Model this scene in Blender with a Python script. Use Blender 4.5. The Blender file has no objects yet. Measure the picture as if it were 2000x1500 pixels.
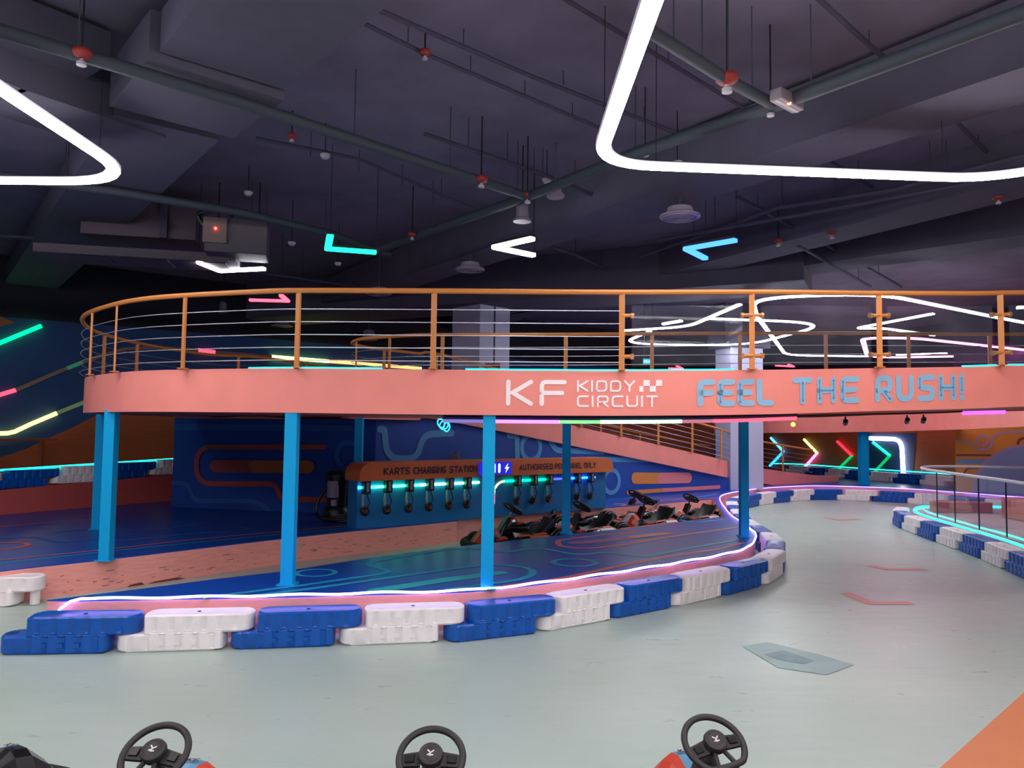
import bpy, math, random
from mathutils import Vector
random.seed(4)
C = bpy.context.scene.collection
# ------------------------------------------------------------ camera, world, exposure
EYE=2.0; FP=1500.; TH=math.radians(3.3); RO=math.radians(0.77)
_c,_s=math.cos(TH),math.sin(TH); _cr,_sr=math.cos(RO),math.sin(RO)
R0=(1,0,0);U0=(0,-_s,_c);FW=(0,_c,_s)
RT=tuple(_cr*a+_sr*b for a,b in zip(R0,U0)); UP=tuple(_cr*b-_sr*a for a,b in zip(R0,U0))
cd=bpy.data.cameras.new('camera'); cam=bpy.data.objects.new('camera',cd); C.objects.link(cam)
cd.sensor_width=36; cd.lens=36*FP/2000; cd.clip_start=.05; cd.clip_end=200
from mathutils import Matrix
cam.matrix_world=Matrix(((RT[0],UP[0],-FW[0],0),(RT[1],UP[1],-FW[1],0),(RT[2],UP[2],-FW[2],EYE),(0,0,0,1)))
bpy.context.scene.camera=cam
w=bpy.data.worlds.new('world'); bpy.context.scene.world=w; w.use_nodes=True
w.node_tree.nodes['Background'].inputs[0].default_value=(.5,.45,.7,1); w.node_tree.nodes['Background'].inputs[1].default_value=.05
vs=bpy.context.scene.view_settings
vs.view_transform='Standard'; vs.look='None'; vs.gamma=1; vs.use_curve_mapping=False; vs.exposure=0.66
LAMP=26.0      # strength of the white loop lamps
# ------------------------------------------------------------ measuring helpers
def ray(px,py):
    x=(px-1000)/FP; y=(750-py)/FP
    return tuple(FW[i]+x*RT[i]+y*UP[i] for i in range(3))
def atz(px,py,z):
    d=ray(px,py); t=(z-EYE)/d[2]; return Vector((d[0]*t,d[1]*t,z))
def aty(px,py,Y):
    d=ray(px,py); t=Y/d[1]; return Vector((d[0]*t,Y,EYE+d[2]*t))
def onwall(px,py,P,Q,off=0.):
    n=Vector((Q[1]-P[1],-(Q[0]-P[0]),0)).normalized()          # faces the camera side
    if n.dot(Vector((P[0],P[1],0)))>0: n=-n
    d=Vector(ray(px,py)); t=(n.x*P[0]+n.y*P[1])/(n.x*d.x+n.y*d.y)
    return Vector((0,0,EYE))+d*t+n*off
def proj(p):
    v=Vector(p)-Vector((0,0,EYE)); a=v.dot(Vector(RT)); b=v.dot(Vector(UP)); d=v.dot(Vector(FW))
    return 1000+FP*a/d,750-FP*b/d
# ------------------------------------------------------------ materials
def lin(c):
    return tuple((v/255/12.92 if v/255<=.04045 else ((v/255+.055)/1.055)**2.4) for v in c)+(1,)
MC={}
def M(name,col,rough=.6,metal=0,emit=0,noise=0,nscale=8,bump=0,bscale=40,spec=.5,coat=0,ecol=None,detail=4,stretch=None):
    if name in MC: return MC[name]
    m=bpy.data.materials.new(name); m.use_nodes=True; nt=m.node_tree; b=nt.nodes['Principled BSDF']
    b.inputs['Base Color'].default_value=lin(col); b.inputs['Roughness'].default_value=rough; b.inputs['Metallic'].default_value=metal
    b.inputs['Specular IOR Level'].default_value=spec; b.inputs['Coat Weight'].default_value=coat
    if emit:
        b.inputs['Emission Color'].default_value=lin(ecol or col); b.inputs['Emission Strength'].default_value=emit
    if noise or bump:
        tc=nt.nodes.new('ShaderNodeTexCoord'); src=tc.outputs['Object']
        if stretch:
            mp=nt.nodes.new('ShaderNodeMapping'); mp.inputs['Scale'].default_value=stretch; nt.links.new(src,mp.inputs[0]); src=mp.outputs[0]
    if noise:
        n=nt.nodes.new('ShaderNodeTexNoise'); n.inputs['Scale'].default_value=nscale; n.inputs['Detail'].default_value=detail; nt.links.new(src,n.inputs[0])
        r=nt.nodes.new('ShaderNodeValToRGB'); r.color_ramp.elements[0].position=.3; r.color_ramp.elements[1].position=.7
        c=lin(col); r.color_ramp.elements[0].color=tuple(x*(1-noise) for x in c[:3])+(1,); r.color_ramp.elements[1].color=tuple(min(1,x*(1+noise)) for x in c[:3])+(1,)
        nt.links.new(n.outputs['Fac'],r.inputs[0]); nt.links.new(r.outputs[0],b.inputs['Base Color'])
    if bump:
        n2=nt.nodes.new('ShaderNodeTexNoise'); n2.inputs['Scale'].default_value=bscale; nt.links.new(src,n2.inputs[0])
        bp=nt.nodes.new('ShaderNodeBump'); bp.inputs['Strength'].default_value=bump; bp.inputs['Distance'].default_value=.02
        nt.links.new(n2.outputs['Fac'],bp.inputs['Height']); nt.links.new(bp.outputs[0],b.inputs['Normal'])
    MC[name]=m; return m
def neon(name,col,strength): return M(name,(20,20,20),.5,emit=strength,ecol=col)
# salmon paint, blues, oranges
SAL=M('salmon paint',(238,142,130),.55,noise=.04,nscale=3)
SALW=M('worn salmon board',(246,166,154),.6,noise=.08,nscale=6,stretch=(1,1,6))
YEL=M('yellow orange enamel',(200,128,62),.45)
BLU=M('bright blue steel paint',(0,166,222),.5,spec=.25)
CARP=M('blue printed carpet',(10,74,172),.32,noise=.08,nscale=60)
CEIL=M('ceiling dark paint',(108,103,124),.9,noise=.12,nscale=2)
BEAM=M('beam dark paint',(82,80,98),.9,noise=.1,nscale=2)
PIPE=M('pipe grey green paint',(52,62,72),.7)
DUCT=M('duct dark paint',(76,75,93),.75,noise=.06,nscale=5)
RED=M('sprinkler red',(140,42,38),.6)
WHT=M('white enamel',(170,168,175),.5)
DIFF=M('diffuser white',(150,140,160),.6)
STEEL=M('steel cable',(190,190,200),.35,metal=.7)
BLK=M('black plastic',(20,20,22),.4)
WRB=M('steering wheel rubber',(44,42,42),.55)
BLKR=M('black rubber',(15,15,16),.75)
WLED=neon('white lamp glow',(255,246,250),LAMP)
# floor: glossy epoxy with its scuffs
def floor_mat():
    m=bpy.data.materials.new('pale teal epoxy'); m.use_nodes=True; nt=m.node_tree; b=nt.nodes['Principled BSDF']; L=nt.links
    tc=nt.nodes.new('ShaderNodeTexCoord')
    n=nt.nodes.new('ShaderNodeTexNoise'); n.inputs['Scale'].default_value=.5; n.inputs['Detail'].default_value=6; L.new(tc.outputs['Object'],n.inputs[0])
    r=nt.nodes.new('ShaderNodeValToRGB'); r.color_ramp.elements[0].position=.35; r.color_ramp.elements[1].position=.68
    r.color_ramp.elements[0].color=lin((163,184,174)); r.color_ramp.elements[1].color=lin((175,192,182)); L.new(n.outputs['Fac'],r.inputs[0])
    mp=nt.nodes.new('ShaderNodeMapping'); mp.inputs['Scale'].default_value=(1.2,5,1); mp.inputs['Rotation'].default_value=(0,0,-.25); L.new(tc.outputs['Object'],mp.inputs[0])
    n2=nt.nodes.new('ShaderNodeTexNoise'); n2.inputs['Scale'].default_value=1.6; n2.inputs['Detail'].default_value=8; n2.inputs['Roughness'].default_value=.7; L.new(mp.outputs[0],n2.inputs[0])
    r2=nt.nodes.new('ShaderNodeMapRange'); r2.inputs[1].default_value=.35; r2.inputs[2].default_value=.7; r2.inputs[3].default_value=.27; r2.inputs[4].default_value=.48; L.new(n2.outputs['Fac'],r2.inputs[0]); L.new(r2.outputs[0],b.inputs['Roughness'])
    # worn patch where tyres scrub (dark scuffs)
    mx=nt.nodes.new('ShaderNodeMix'); mx.data_type='RGBA'; mx.blend_type='MULTIPLY'
    r3=nt.nodes.new('ShaderNodeValToRGB'); r3.color_ramp.elements[0].position=.25; r3.color_ramp.elements[0].color=(.985,.98,.985,1); r3.color_ramp.elements[1].position=.6; r3.color_ramp.elements[1].color=(1,1,1,1)
    L.new(n2.outputs['Fac'],r3.inputs[0]); mx.inputs[0].default_value=1; L.new(r.outputs[0],mx.inputs[6]); L.new(r3.outputs[0],mx.inputs[7]); L.new(mx.outputs[2],b.inputs['Base Color'])
    bp=nt.nodes.new('ShaderNodeBump'); bp.inputs['Strength'].default_value=.12; bp.inputs['Distance'].default_value=.02; L.new(n2.outputs['Fac'],bp.inputs['Height']); L.new(bp.outputs[0],b.inputs['Normal'])
    return m
FLOOR=floor_mat()
def glass_mat(name,tint,haze,rough):
    m=bpy.data.materials.new(name); m.use_nodes=True; nt=m.node_tree; L=nt.links; nt.nodes.remove(nt.nodes['Principled BSDF']); out=nt.nodes['Material Output']
    t=nt.nodes.new('ShaderNodeBsdfTransparent'); t.inputs[0].default_value=tint
    g=nt.nodes.new('ShaderNodeBsdfGlossy'); g.inputs['Roughness'].default_value=rough
    d=nt.nodes.new('ShaderNodeBsdfDiffuse'); d.inputs[0].default_value=(.55,.6,.75,1)
    fr=nt.nodes.new('ShaderNodeFresnel'); fr.inputs[0].default_value=1.45
    mu=nt.nodes.new('ShaderNodeMath'); mu.operation='MULTIPLY'; mu.inputs[1].default_value=.18; L.new(fr.outputs[0],mu.inputs[0]); m1=nt.nodes.new('ShaderNodeMixShader'); L.new(mu.outputs[0],m1.inputs[0]); L.new(t.outputs[0],m1.inputs[1]); L.new(g.outputs[0],m1.inputs[2])
    tc=nt.nodes.new('ShaderNodeTexCoord'); n=nt.nodes.new('ShaderNodeTexNoise'); n.inputs['Scale'].default_value=2.2; n.inputs['Detail'].default_value=8; n.inputs['Roughness'].default_value=.65; L.new(tc.outputs['Object'],n.inputs[0])
    mr=nt.nodes.new('ShaderNodeMapRange'); mr.inputs[1].default_value=.3; mr.inputs[2].default_value=.75; mr.inputs[3].default_value=haze*.4; mr.inputs[4].default_value=haze*1.6; L.new(n.outputs['Fac'],mr.inputs[0])
    m2=nt.nodes.new('ShaderNodeMixShader'); L.new(mr.outputs[0],m2.inputs[0]); L.new(m1.outputs[0],m2.inputs[1]); L.new(d.outputs[0],m2.inputs[2]); L.new(m2.outputs[0],out.inputs[0])
    MC[name]=m; return m
GLASS=glass_mat('smudged rail glass',(.93,.95,.98,1),.05,.02)
GLASS2=glass_mat('clear island glass',(.95,.96,.97,1),.05,.03)
# ------------------------------------------------------------ mesh builder
class MB:
    def __init__(s): s.v=[];s.f=[];s.m=[];s.mats=[]
    def mi(s,mat):
        if mat not in s.mats: s.mats.append(mat)
        return s.mats.index(mat)
    def add(s,vs,fs,mat):
        o=len(s.v); i=s.mi(mat); s.v+=[tuple(x) for x in vs]
        for f in fs: s.f.append([o+k for k in f]); s.m.append(i)
    def box(s,c,d,mat,rz=0,rx=0,ry=0):
        R=Matrix.Rotation(rz,3,'Z')@Matrix.Rotation(ry,3,'Y')@Matrix.Rotation(rx,3,'X'); c=Vector(c); h=[x/2 for x in d]
        vs=[c+R@Vector((x*h[0],y*h[1],z*h[2])) for x in(-1,1) for y in(-1,1) for z in(-1,1)]
        s.add(vs,[(0,1,3,2),(4,6,7,5),(0,4,5,1),(2,3,7,6),(0,2,6,4),(1,5,7,3)],mat)
    def beam(s,a,b,w,h,mat):         # bar from a to b, w across, h tall (or deep)
        a=Vector(a);b=Vector(b);d=(b-a).normalized(); up=Vector((0,0,1)) if abs(d.z)<.95 else Vector((0,1,0))
        r=d.cross(up).normalized(); u=r.cross(d)
        vs=[p+r*x*w/2+u*y*h/2 for p in(a,b) for x,y in((-1,-1),(1,-1),(1,1),(-1,1))]
        s.add(vs,[(0,1,2,3),(7,6,5,4),(0,4,5,1),(1,5,6,2),(2,6,7,3),(3,7,4,0)],mat)
    def prism(s,poly,z0,z1,mat,top=None):
        n=len(poly); vs=[(p[0],p[1],z0) for p in poly]+[(p[0],p[1],z1) for p in poly]
        s.add(vs,[[i,(i+1)%n,n+(i+1)%n,n+i] for i in range(n)]+[list(range(n-1,-1,-1))],mat); s.add([(p[0],p[1],z1) for p in poly],[list(range(n))],top or mat)
    def tube(s,path,r,mat,n=8,closed=False,caps=True,sx=1.):
        P=[Vector(p) for p in path]; N=len(P); vs=[]
        pu=None
        for i,p in enumerate(P):
            a=P[(i-1)%N] if(closed or i>0) else p; b=P[(i+1)%N] if(closed or i<N-1) else p
            d=(b-a).normalized() if (b-a).length>1e-9 else Vector((0,1,0))
            up=Vector((0,0,1)) if abs(d.z)<.9 else (pu or Vector((0,1,0)))
            rr=d.cross(up); rr=rr.normalized() if rr.length>1e-6 else Vector((1,0,0)); u=rr.cross(d).normalized(); pu=u if abs(d.z)<.9 else pu
            rad=r(i/(N-1)) if callable(r) else r
            for k in range(n):
                t=2*math.pi*k/n; vs.append(p+rr*math.cos(t)*rad*sx+u*math.sin(t)*rad)
        fs=[]
        for i in range(N if closed else N-1):
            j=(i+1)%N
            for k in range(n): fs.append((i*n+k,i*n+(k+1)%n,j*n+(k+1)%n,j*n+k))
        if caps and not closed: fs+= [list(range(n-1,-1,-1)),[(N-1)*n+k for k in range(n)]]
        s.add(vs,fs,mat)
    def lathe(s,prof,c,mat,n=24,axis=None):
        c=Vector(c); R=Matrix.Identity(3) if axis is None else Vector((0,0,1)).rotation_difference(Vector(axis)).to_matrix()
        vs=[]
        for r,z in prof:
            for k in range(n):
                t=2*math.pi*k/n; vs.append(c+R@Vector((r*math.cos(t),r*math.sin(t),z)))
        fs=[]
        for i in range(len(prof)-1):
            for k in range(n): fs.append((i*n+k,i*n+(k+1)%n,(i+1)*n+(k+1)%n,(i+1)*n+k))
        if prof[0][0]>1e-4: fs.append(list(range(n-1,-1,-1)))
        if prof[-1][0]>1e-4: fs.append([(len(prof)-1)*n+k for k in range(n)])
        s.add(vs,fs,mat)
    def torus(s,c,R,r,mat,normal=(0,0,1),n=40,m=10):
        Q=Vector((0,0,1)).rotation_difference(Vector(normal)).to_matrix(); c=Vector(c); vs=[];fs=[]
        for i in range(n):
            a=2*math.pi*i/n
            for j in range(m):
                b=2*math.pi*j/m; vs.append(c+Q@Vector(((R+r*math.cos(b))*math.cos(a),(R+r*math.cos(b))*math.sin(a),r*math.sin(b))))
        for i in range(n):
            for j in range(m): fs.append((i*m+j,((i+1)%n)*m+j,((i+1)%n)*m+(j+1)%m,i*m+(j+1)%m))
        s.add(vs,fs,mat)
    def sphere(s,c,r,mat,sc=(1,1,1),n=16,m=10,R=None):
        vs=[];fs=[];c=Vector(c)
        for i in range(m+1):
            p=math.pi*i/m
            for k in range(n):
                t=2*math.pi*k/n; q=Vector((r*math.sin(p)*math.cos(t)*sc[0],r*math.sin(p)*math.sin(t)*sc[1],r*math.cos(p)*sc[2])); vs.append(c+((R@q) if R else q))
        for i in range(m):
            for k in range(n): fs.append((i*n+k,(i+1)*n+k,(i+1)*n+(k+1)%n,i*n+(k+1)%n))
        s.add(vs,fs,mat)
    def ribbon(s,pts,wd,mp,mat,closed=False,caps=True):    # flat stroke; pts 2-D, mp(u,v)->3-D
        P=[Vector((p[0],p[1])) for p in pts]; N=len(P); L=[];R=[]
        def dirn(a,b):
            d=b-a; return d.normalized() if d.length>1e-9 else Vector((1,0))
        for i,p in enumerate(P):
            d0=dirn(P[i-1],p) if(i>0 or closed) else None; d1=dirn(p,P[(i+1)%N]) if(i<N-1 or closed) else None
            if d0 is None: d0=d1
            if d1 is None: d1=d0
            t=(d0+d1); t=t.normalized() if t.length>.1 else d1
            nn=Vector((-t.y,t.x)); k=1/max(.5,nn.dot(Vector((-d1.y,d1.x))))
            L.append(p+nn*wd/2*k); R.append(p-nn*wd/2*k)
        vs=[mp(q.x,q.y) for q in L]+[mp(q.x,q.y) for q in R]
        s.add(vs,[(i,(i+1)%N,N+(i+1)%N,N+i) for i in range(N if closed else N-1)],mat)
        if caps and not closed:
            for p,q in((P[0],P[1]),(P[-1],P[-2])):
                d=dirn(q,p); a0=math.atan2(d.y,d.x); arc=[p+Vector((math.cos(a0+t),math.sin(a0+t)))*wd/2 for t in[math.pi*(k/8-.5) for k in range(9)]]
                s.add([mp(x.x,x.y) for x in arc],[list(range(9))],mat)
    def build(s,name,parent=None,mat=None,smooth=False,world=True,bevel=0):
        me=bpy.data.meshes.new(name); off=Vector(parent.location) if(parent and world) else Vector((0,0,0))
        me.from_pydata([tuple(Vector(v)-off) for v in s.v],[],s.f)
        for m in s.mats: me.materials.append(m)
        me.polygons.foreach_set('material_index',s.m)
        if smooth: me.polygons.foreach_set('use_smooth',[True]*len(s.f))
        me.update(); o=bpy.data.objects.new(name,me); C.objects.link(o)
        if smooth: 
            try: me.set_sharp_from_angle(angle=math.radians(40))
            except Exception: pass
        if parent: o.parent=parent
        if bevel:
            b=o.modifiers.new('bevel','BEVEL'); b.width=bevel; b.segments=2; b.limit_method='ANGLE'
        return o
def thing(name,label,cat,loc=(0,0,0),rz=0,group=None):
    o=bpy.data.objects.new(name,None); o.empty_display_size=.1; C.objects.link(o); o.location=loc; o.rotation_euler=(0,0,rz)
    o['label']=label; o['category']=cat
    if group: o['group']=group
    return o
def tag(o,label,cat,group=None):
    o['label']=label; o['category']=cat
    if group: o['group']=group
    return o
def struct(o): o['kind']='structure'; return o
def single(mb,name,label,cat,group=None,smooth=False,bevel=0,base=None):
    """a thing that is one mesh, with its origin at its base"""
    zs=min(v[2] for v in mb.v); cx=sum(v[0] for v in mb.v)/len(mb.v); cy=sum(v[1] for v in mb.v)/len(mb.v)
    off=Vector((cx,cy,zs)); mb.v=[tuple(Vector(v)-off) for v in mb.v]
    o=mb.build(name,None,smooth=smooth,bevel=bevel); o.location=off; return tag(o,label,cat,group)
def dup(root,loc,rz,label,group=None):
    r=root.copy(); C.objects.link(r); r.location=loc; r.rotation_euler=(0,0,rz); r['label']=label
    if group: r['group']=group
    for ch in list(root.children):
        c=ch.copy(); C.objects.link(c); c.parent=r
        for g in list(ch.children):
            d=g.copy(); C.objects.link(d); d.parent=c
    return r
# curves
def cat(pts,k=8,closed=False):
    P=[Vector(p) for p in pts]; N=len(P); out=[]
    for i in range(N if closed else N-1):
        p0=P[(i-1)%N] if(closed or i>0) else P[0]*2-P[1]; p1=P[i]; p2=P[(i+1)%N]; p3=P[(i+2)%N] if(closed or i<N-2) else P[-1]*2-P[-2]
        for j in range(k):
            t=j/k; out.append(.5*((2*p1)+(-p0+p2)*t+(2*p0-5*p1+4*p2-p3)*t*t+(-p0+3*p1-3*p2+p3)*t**3))
    if not closed: out.append(P[-1])
    return out
def fillet(pts,r,k=6,closed=False):
    P=[Vector(p) for p in pts]; N=len(P); out=[]
    for i,p in enumerate(P):
        if not closed and i in(0,N-1): out.append(p); continue
        a=P[(i-1)%N]; b=P[(i+1)%N]; da=a-p; db=b-p; rr=min(r,da.length*.49,db.length*.49)
        s=p+da.normalized()*rr; e=p+db.normalized()*rr
        for j in range(k+1):
            t=j/k; out.append(s*(1-t)**2+p*2*t*(1-t)+e*t*t)
    return out
class Path:
    def __init__(s,pts):
        s.P=[Vector(p) for p in pts]; s.S=[0.]
        for a,b in zip(s.P,s.P[1:]): s.S.append(s.S[-1]+Vector((b.x-a.x,b.y-a.y)).length)
        s.L=s.S[-1]
    def at(s,d):
        d=min(max(d,0),s.L); 
        for i in range(len(s.P)-1):
            if d<=s.S[i+1] or i==len(s.P)-2:
                t=(d-s.S[i])/max(1e-9,s.S[i+1]-s.S[i]); return s.P[i].lerp(s.P[i+1],t)
    def dir(s,d):
        a=s.at(d-.05); b=s.at(d+.05); v=b-a; v.z=0; return v.normalized()
    def find(s,px,d0=0,d1=None,dz=0):
        d1=s.L if d1 is None else d1; best=None
        for k in range(801):
            d=d0+(d1-d0)*k/800; p=s.at(d)+Vector((0,0,dz))
            if p.y<.3: continue
            e=abs(proj(p)[0]-px)
            if best is None or e<best[0]: best=(e,d)
        return best[1]
# ------------------------------------------------------------ stroke lettering
W=.62
def glyphs():
    g={}
    g['K']=(W,[[(0,0),(0,1)],[(W,1),(.12,.5),(W,0)]]); g['F']=(W,[[(0,0),(0,1),(W,1)],[(0,.5),(W*.9,.5)]])
    g['E']=(W,[[(W,1),(0,1),(0,0),(W,0)],[(0,.5),(W*.85,.5)]]); g['L']=(W,[[(0,1),(0,0),(W,0)]])
    g['T']=(W,[[(0,1),(W,1)],[(W/2,1),(W/2,0)]]); g['H']=(W,[[(0,0),(0,1)],[(W,0),(W,1)],[(0,.5),(W,.5)]])
    g['R']=(W,[[(0,0),(0,1),(W,1),(W,.42),(0,.42)],[(W*.45,.42),(W,0)]]); g['U']=(W,[[(0,1),(0,0),(W,0),(W,1)]])
    g['S']=(W,[[(W,1),(0,1),(0,.5),(W,.5),(W,0),(0,0)]]); g['!']=(.05,[[(0,1),(0,.32)],[(0,.02),(0,.0)]])
    g['I']=(.02,[[(0,0),(0,1)]]); g['D']=(W,[[(0,0),(0,1),(W,1),(W,0),(0,0)]]); g['Y']=(W,[[(0,1),(W/2,.48),(W,1)],[(W/2,.48),(W/2,0)]])
    g['C']=(W,[[(W,1),(0,1),(0,0),(W,0)]]); g['A']=(W,[[(0,0),(W*.5,1),(W,0)],[(W*.2,.32),(W*.8,.32)]])
    g['G']=(W,[[(W,1),(0,1),(0,0),(W,0),(W,.5),(W*.5,.5)]]); g['N']=(W,[[(0,0),(0,1),(W,0),(W,1)]]); g['O']=(W,[[(W*.5,1),(0,1),(0,0),(W,0),(W,1),(W*.5,1)]])
    g['P']=(W,[[(0,0),(0,1),(W,1),(W,.42),(0,.42)]]); g['M']=(.75,[[(0,0),(0,1),(.37,.4),(.75,1),(.75,0)]])
    g['1']=(.3,[[(0,.8),(.25,1),(.25,0)]]); g['7']=(W,[[(0,1),(W,1),(W*.4,0)]]); g[' ']=(.35,[])
    return g
GL=glyphs(); ROUND={'C':.32,'D':.32,'U':.32,'S':.25,'R':.26,'P':.26,'G':.32,'O':.32,'L':.2,'E':.2,'F':.2}
def text(mb,txt,mp,x0,x1,y0,y1,stroke,mat,gap=.34,inner=None,inmat=None,mp2=None):
    """fit txt between x0..x1,y0..y1 of the map mp; stroke in the same units"""
    tot=sum(GL[c][0] for c in txt)+gap*(len(txt)-1); k=(x1-x0-stroke)/tot; kh=(y1-y0-stroke); x=x0+stroke/2
    for ch in txt:
        wd,st=GL[ch]
        for pl in st:
            pts=[(x+p[0]*k,y0+stroke/2+p[1]*kh) for p in pl]
            if ch in ROUND and len(pts)>2: pts=[(q[0],q[1]) for q in fillet([Vector((a,b)) for a,b in pts],ROUND[ch]*min(kh,k*1.3),5)]
            mb.ribbon(pts,stroke,mp,mat)
            if inner and len(pl)>=2:
                a,b=pl[0],pl[1]
                if ch in('F','E','L','H','T','U','R','I','!','S'):
                    for (a,b) in [(pl[0],pl[1])] if len(pl)==2 else [(pl[1],pl[2])]:
                        if abs(a[1]-b[1])>.3 or ch=='H':
                            A=Vector((x+a[0]*k,y0+stroke/2+a[1]*kh)); B=Vector((x+b[0]*k,y0+stroke/2+b[1]*kh)); d=B-A; A2=A+d*.12; B2=B-d*.06
                            mb.ribbon([A2,B2],stroke*.13,mp2,inmat); 
                            for e in(A2,B2): mb.ribbon([e,e+d*.015],stroke*.34,mp2,inmat)
        x+=(wd+gap)*k
def lift(f,n,o):
    return lambda u,v:f(u,v)+n*o
# ============================================================ SETTING
PZ=.37
led_px=[(92,1172),(170,1172),(500,1166),(700,1161),(950,1152),(1200,1120),(1350,1096),(1431,1080),(1465,1066),(1475,1047),(1464,1034),(1441,1018),(1421,1002),(1405,973),(1431,963),(1480,956),(1532,952),(1594,950),(1675,952),(1772,956),(1870,963),(2000,973)]
LED=[atz(x,y,PZ) for x,y in led_px]+[Vector((15.5,17.0,PZ)),Vector((19,13.5,PZ))]
LEDC=Path(cat(LED,8))
room=[(-15,-7),(21,-7),(21,22),(17.5,28),(13,36),(-15,36)]
mb=MB(); mb.add([(-15,-7,0),(21,-7,0),(21,36,0),(-15,36,0)],[(0,1,2,3)],FLOOR)
# painted marks on the floor: red arrows and a darker repaired patch, orange zone
zf=lambda u,v:Vector((u,v,.004))
RM=M('faded red floor paint',(205,125,120),.4); 
for pl,wd in(([(1650,1158),(1700,1178),(1780,1178)],.16),([(1695,1104),(1735,1112),(1805,1112)],.16),([(1610,1011),(1640,1016),(1680,1014)],.14)):
    mb.ribbon([atz(x,y,0).xy for x,y in pl],wd,zf,RM,caps=False)
PM=M('teal floor repair',(134,164,162),.42,noise=.10,nscale=3)
mb.add([atz(x,y,.004) for x,y in[(1450,1262),(1500,1254),(1600,1278),(1668,1298),(1615,1318),(1520,1304)]],[(0,1,2,3,4,5)],PM)
mb.add([atz(x,y,.006) for x,y in[(1490,1278),(1530,1270),(1590,1290),(1570,1297),(1530,1290)]],[(0,1,2,3,4)],M('scraped repair',(116,146,148),.5,noise=.15,nscale=8))
OR=M('orange floor paint',(206,132,86),.35,noise=.03,nscale=3)
a=atz(1835,1500,.004); b=atz(2000,1352,.004); d=(b-a).normalized()
mb.add([a-d*4,b+d*.25,b+d*.25+Vector((3,-.6,0)),Vector((9,-4,.004))],[(0,3,2,1)],OR)
struct(mb.build('floor'))
mb=MB(); mb.add([(-15,-7,5.6),(21,-7,5.6),(21,36,5.6),(-15,36,5.6)],[(0,3,2,1)],CEIL); struct(mb.build('ceiling'))
DK=M('dark wall paint',(60,58,80),.85)
NAVY=M('navy wall paint',(14,62,118),.7,noise=.06,nscale=3); BRN=M('brown orange wall paint',(158,76,30),.65,noise=.1,nscale=5,stretch=(.3,.3,6))
for nm,a,b in(('wall_front',(-15,-7),(21,-7)),('wall_left',(-15,-7),(-15,13.6)),('wall_right',(21,-7),(21,20.6))):
    mb=MB(); dx=Vector((b[0]-a[0],b[1]-a[1],0)).normalized(); 
    mb.add([(a[0],a[1],0),(b[0],b[1],0),(b[0],b[1],5.6),(a[0],a[1],5.6)],[(0,1,2,3)],DK); struct(mb.build(nm))
# back wall: navy upper, brown swoosh below, dark above 4.2
BW0=(-15,13.3); BW1=(10.6,33.1)
bd=Vector((BW1[0]-BW0[0],BW1[1]-BW0[1],0)); bl=bd.length; bd.normalize(); bn=Vector((bd.y,-bd.x,0))
def bw(u,z,o=0): return Vector((BW0[0],BW0[1],z))+bd*u+bn*o
mb=MB(); n=120
def sw(u):
    X=BW0[0]+bd.x*u
    return 2.55 if X>-5 else (.7+1.85*(lambda t:t*t*(3-2*t))(max(0,min(1,(X+12.5)/7.5))))
_sw=sorted([((lambda q:((q.x-BW0[0])/bd.x,q.z))(onwall(x,y,BW0,BW1))) for x,y in((-60,905),(0,893),(40,882),(90,858),(140,836),(185,812),(230,795),(340,775))])
def sw(u):
    if u<=_sw[0][0]: return _sw[0][1]
    for (a,za),(b,zb) in zip(_sw,_sw[1:]):
        if u<=b: return za+(zb-za)*(u-a)/(b-a)
    return _sw[-1][1]
for i in range(n):
    u0,u1=bl*i/n,bl*(i+1)/n
    mb.add([bw(u0,0),bw(u1,0),bw(u1,sw(u1)),bw(u0,sw(u0))],[(0,1,2,3)],BRN)
    mb.add([bw(u0,sw(u0)),bw(u1,sw(u1)),bw(u1,4.25),bw(u0,4.25)],[(0,1,2,3)],NAVY)
    mb.add([bw(u0,4.25),bw(u1,4.25),bw(u1,5.6),bw(u0,5.6)],[(0,1,2,3)],M('black void paint',(30,30,42),.9))
q=[onwall(x,y,BW0,BW1,.01) for x,y in((-40,610),(0,618),(30,630),(0,638),(-40,650))]
mb.add(q,[(0,1,2,3,4)],BRN)
struct(mb.build('wall_back'))
CW0=(10.6,33.1); CW1=(14.15,24.5)
mb=MB(); mb.add([(*CW0,0),(*CW1,0),(*CW1,2.6),(*CW0,2.6)],[(0,1,2,3)],BRN); mb.add([(*CW0,2.6),(*CW1,2.6),(*CW1,5.6),(*CW0,5.6)],[(0,1,2,3)],DK)
q=[onwall(x,y,CW0,CW1,.012) for x,y in((1690,846),(1790,846),(1782,945),(1690,945))]; mb.add(q,[(0,1,2,3)],M('dark navy panel paint',(20,48,92),.7))
struct(mb.build('wall_chevron'))
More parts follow.
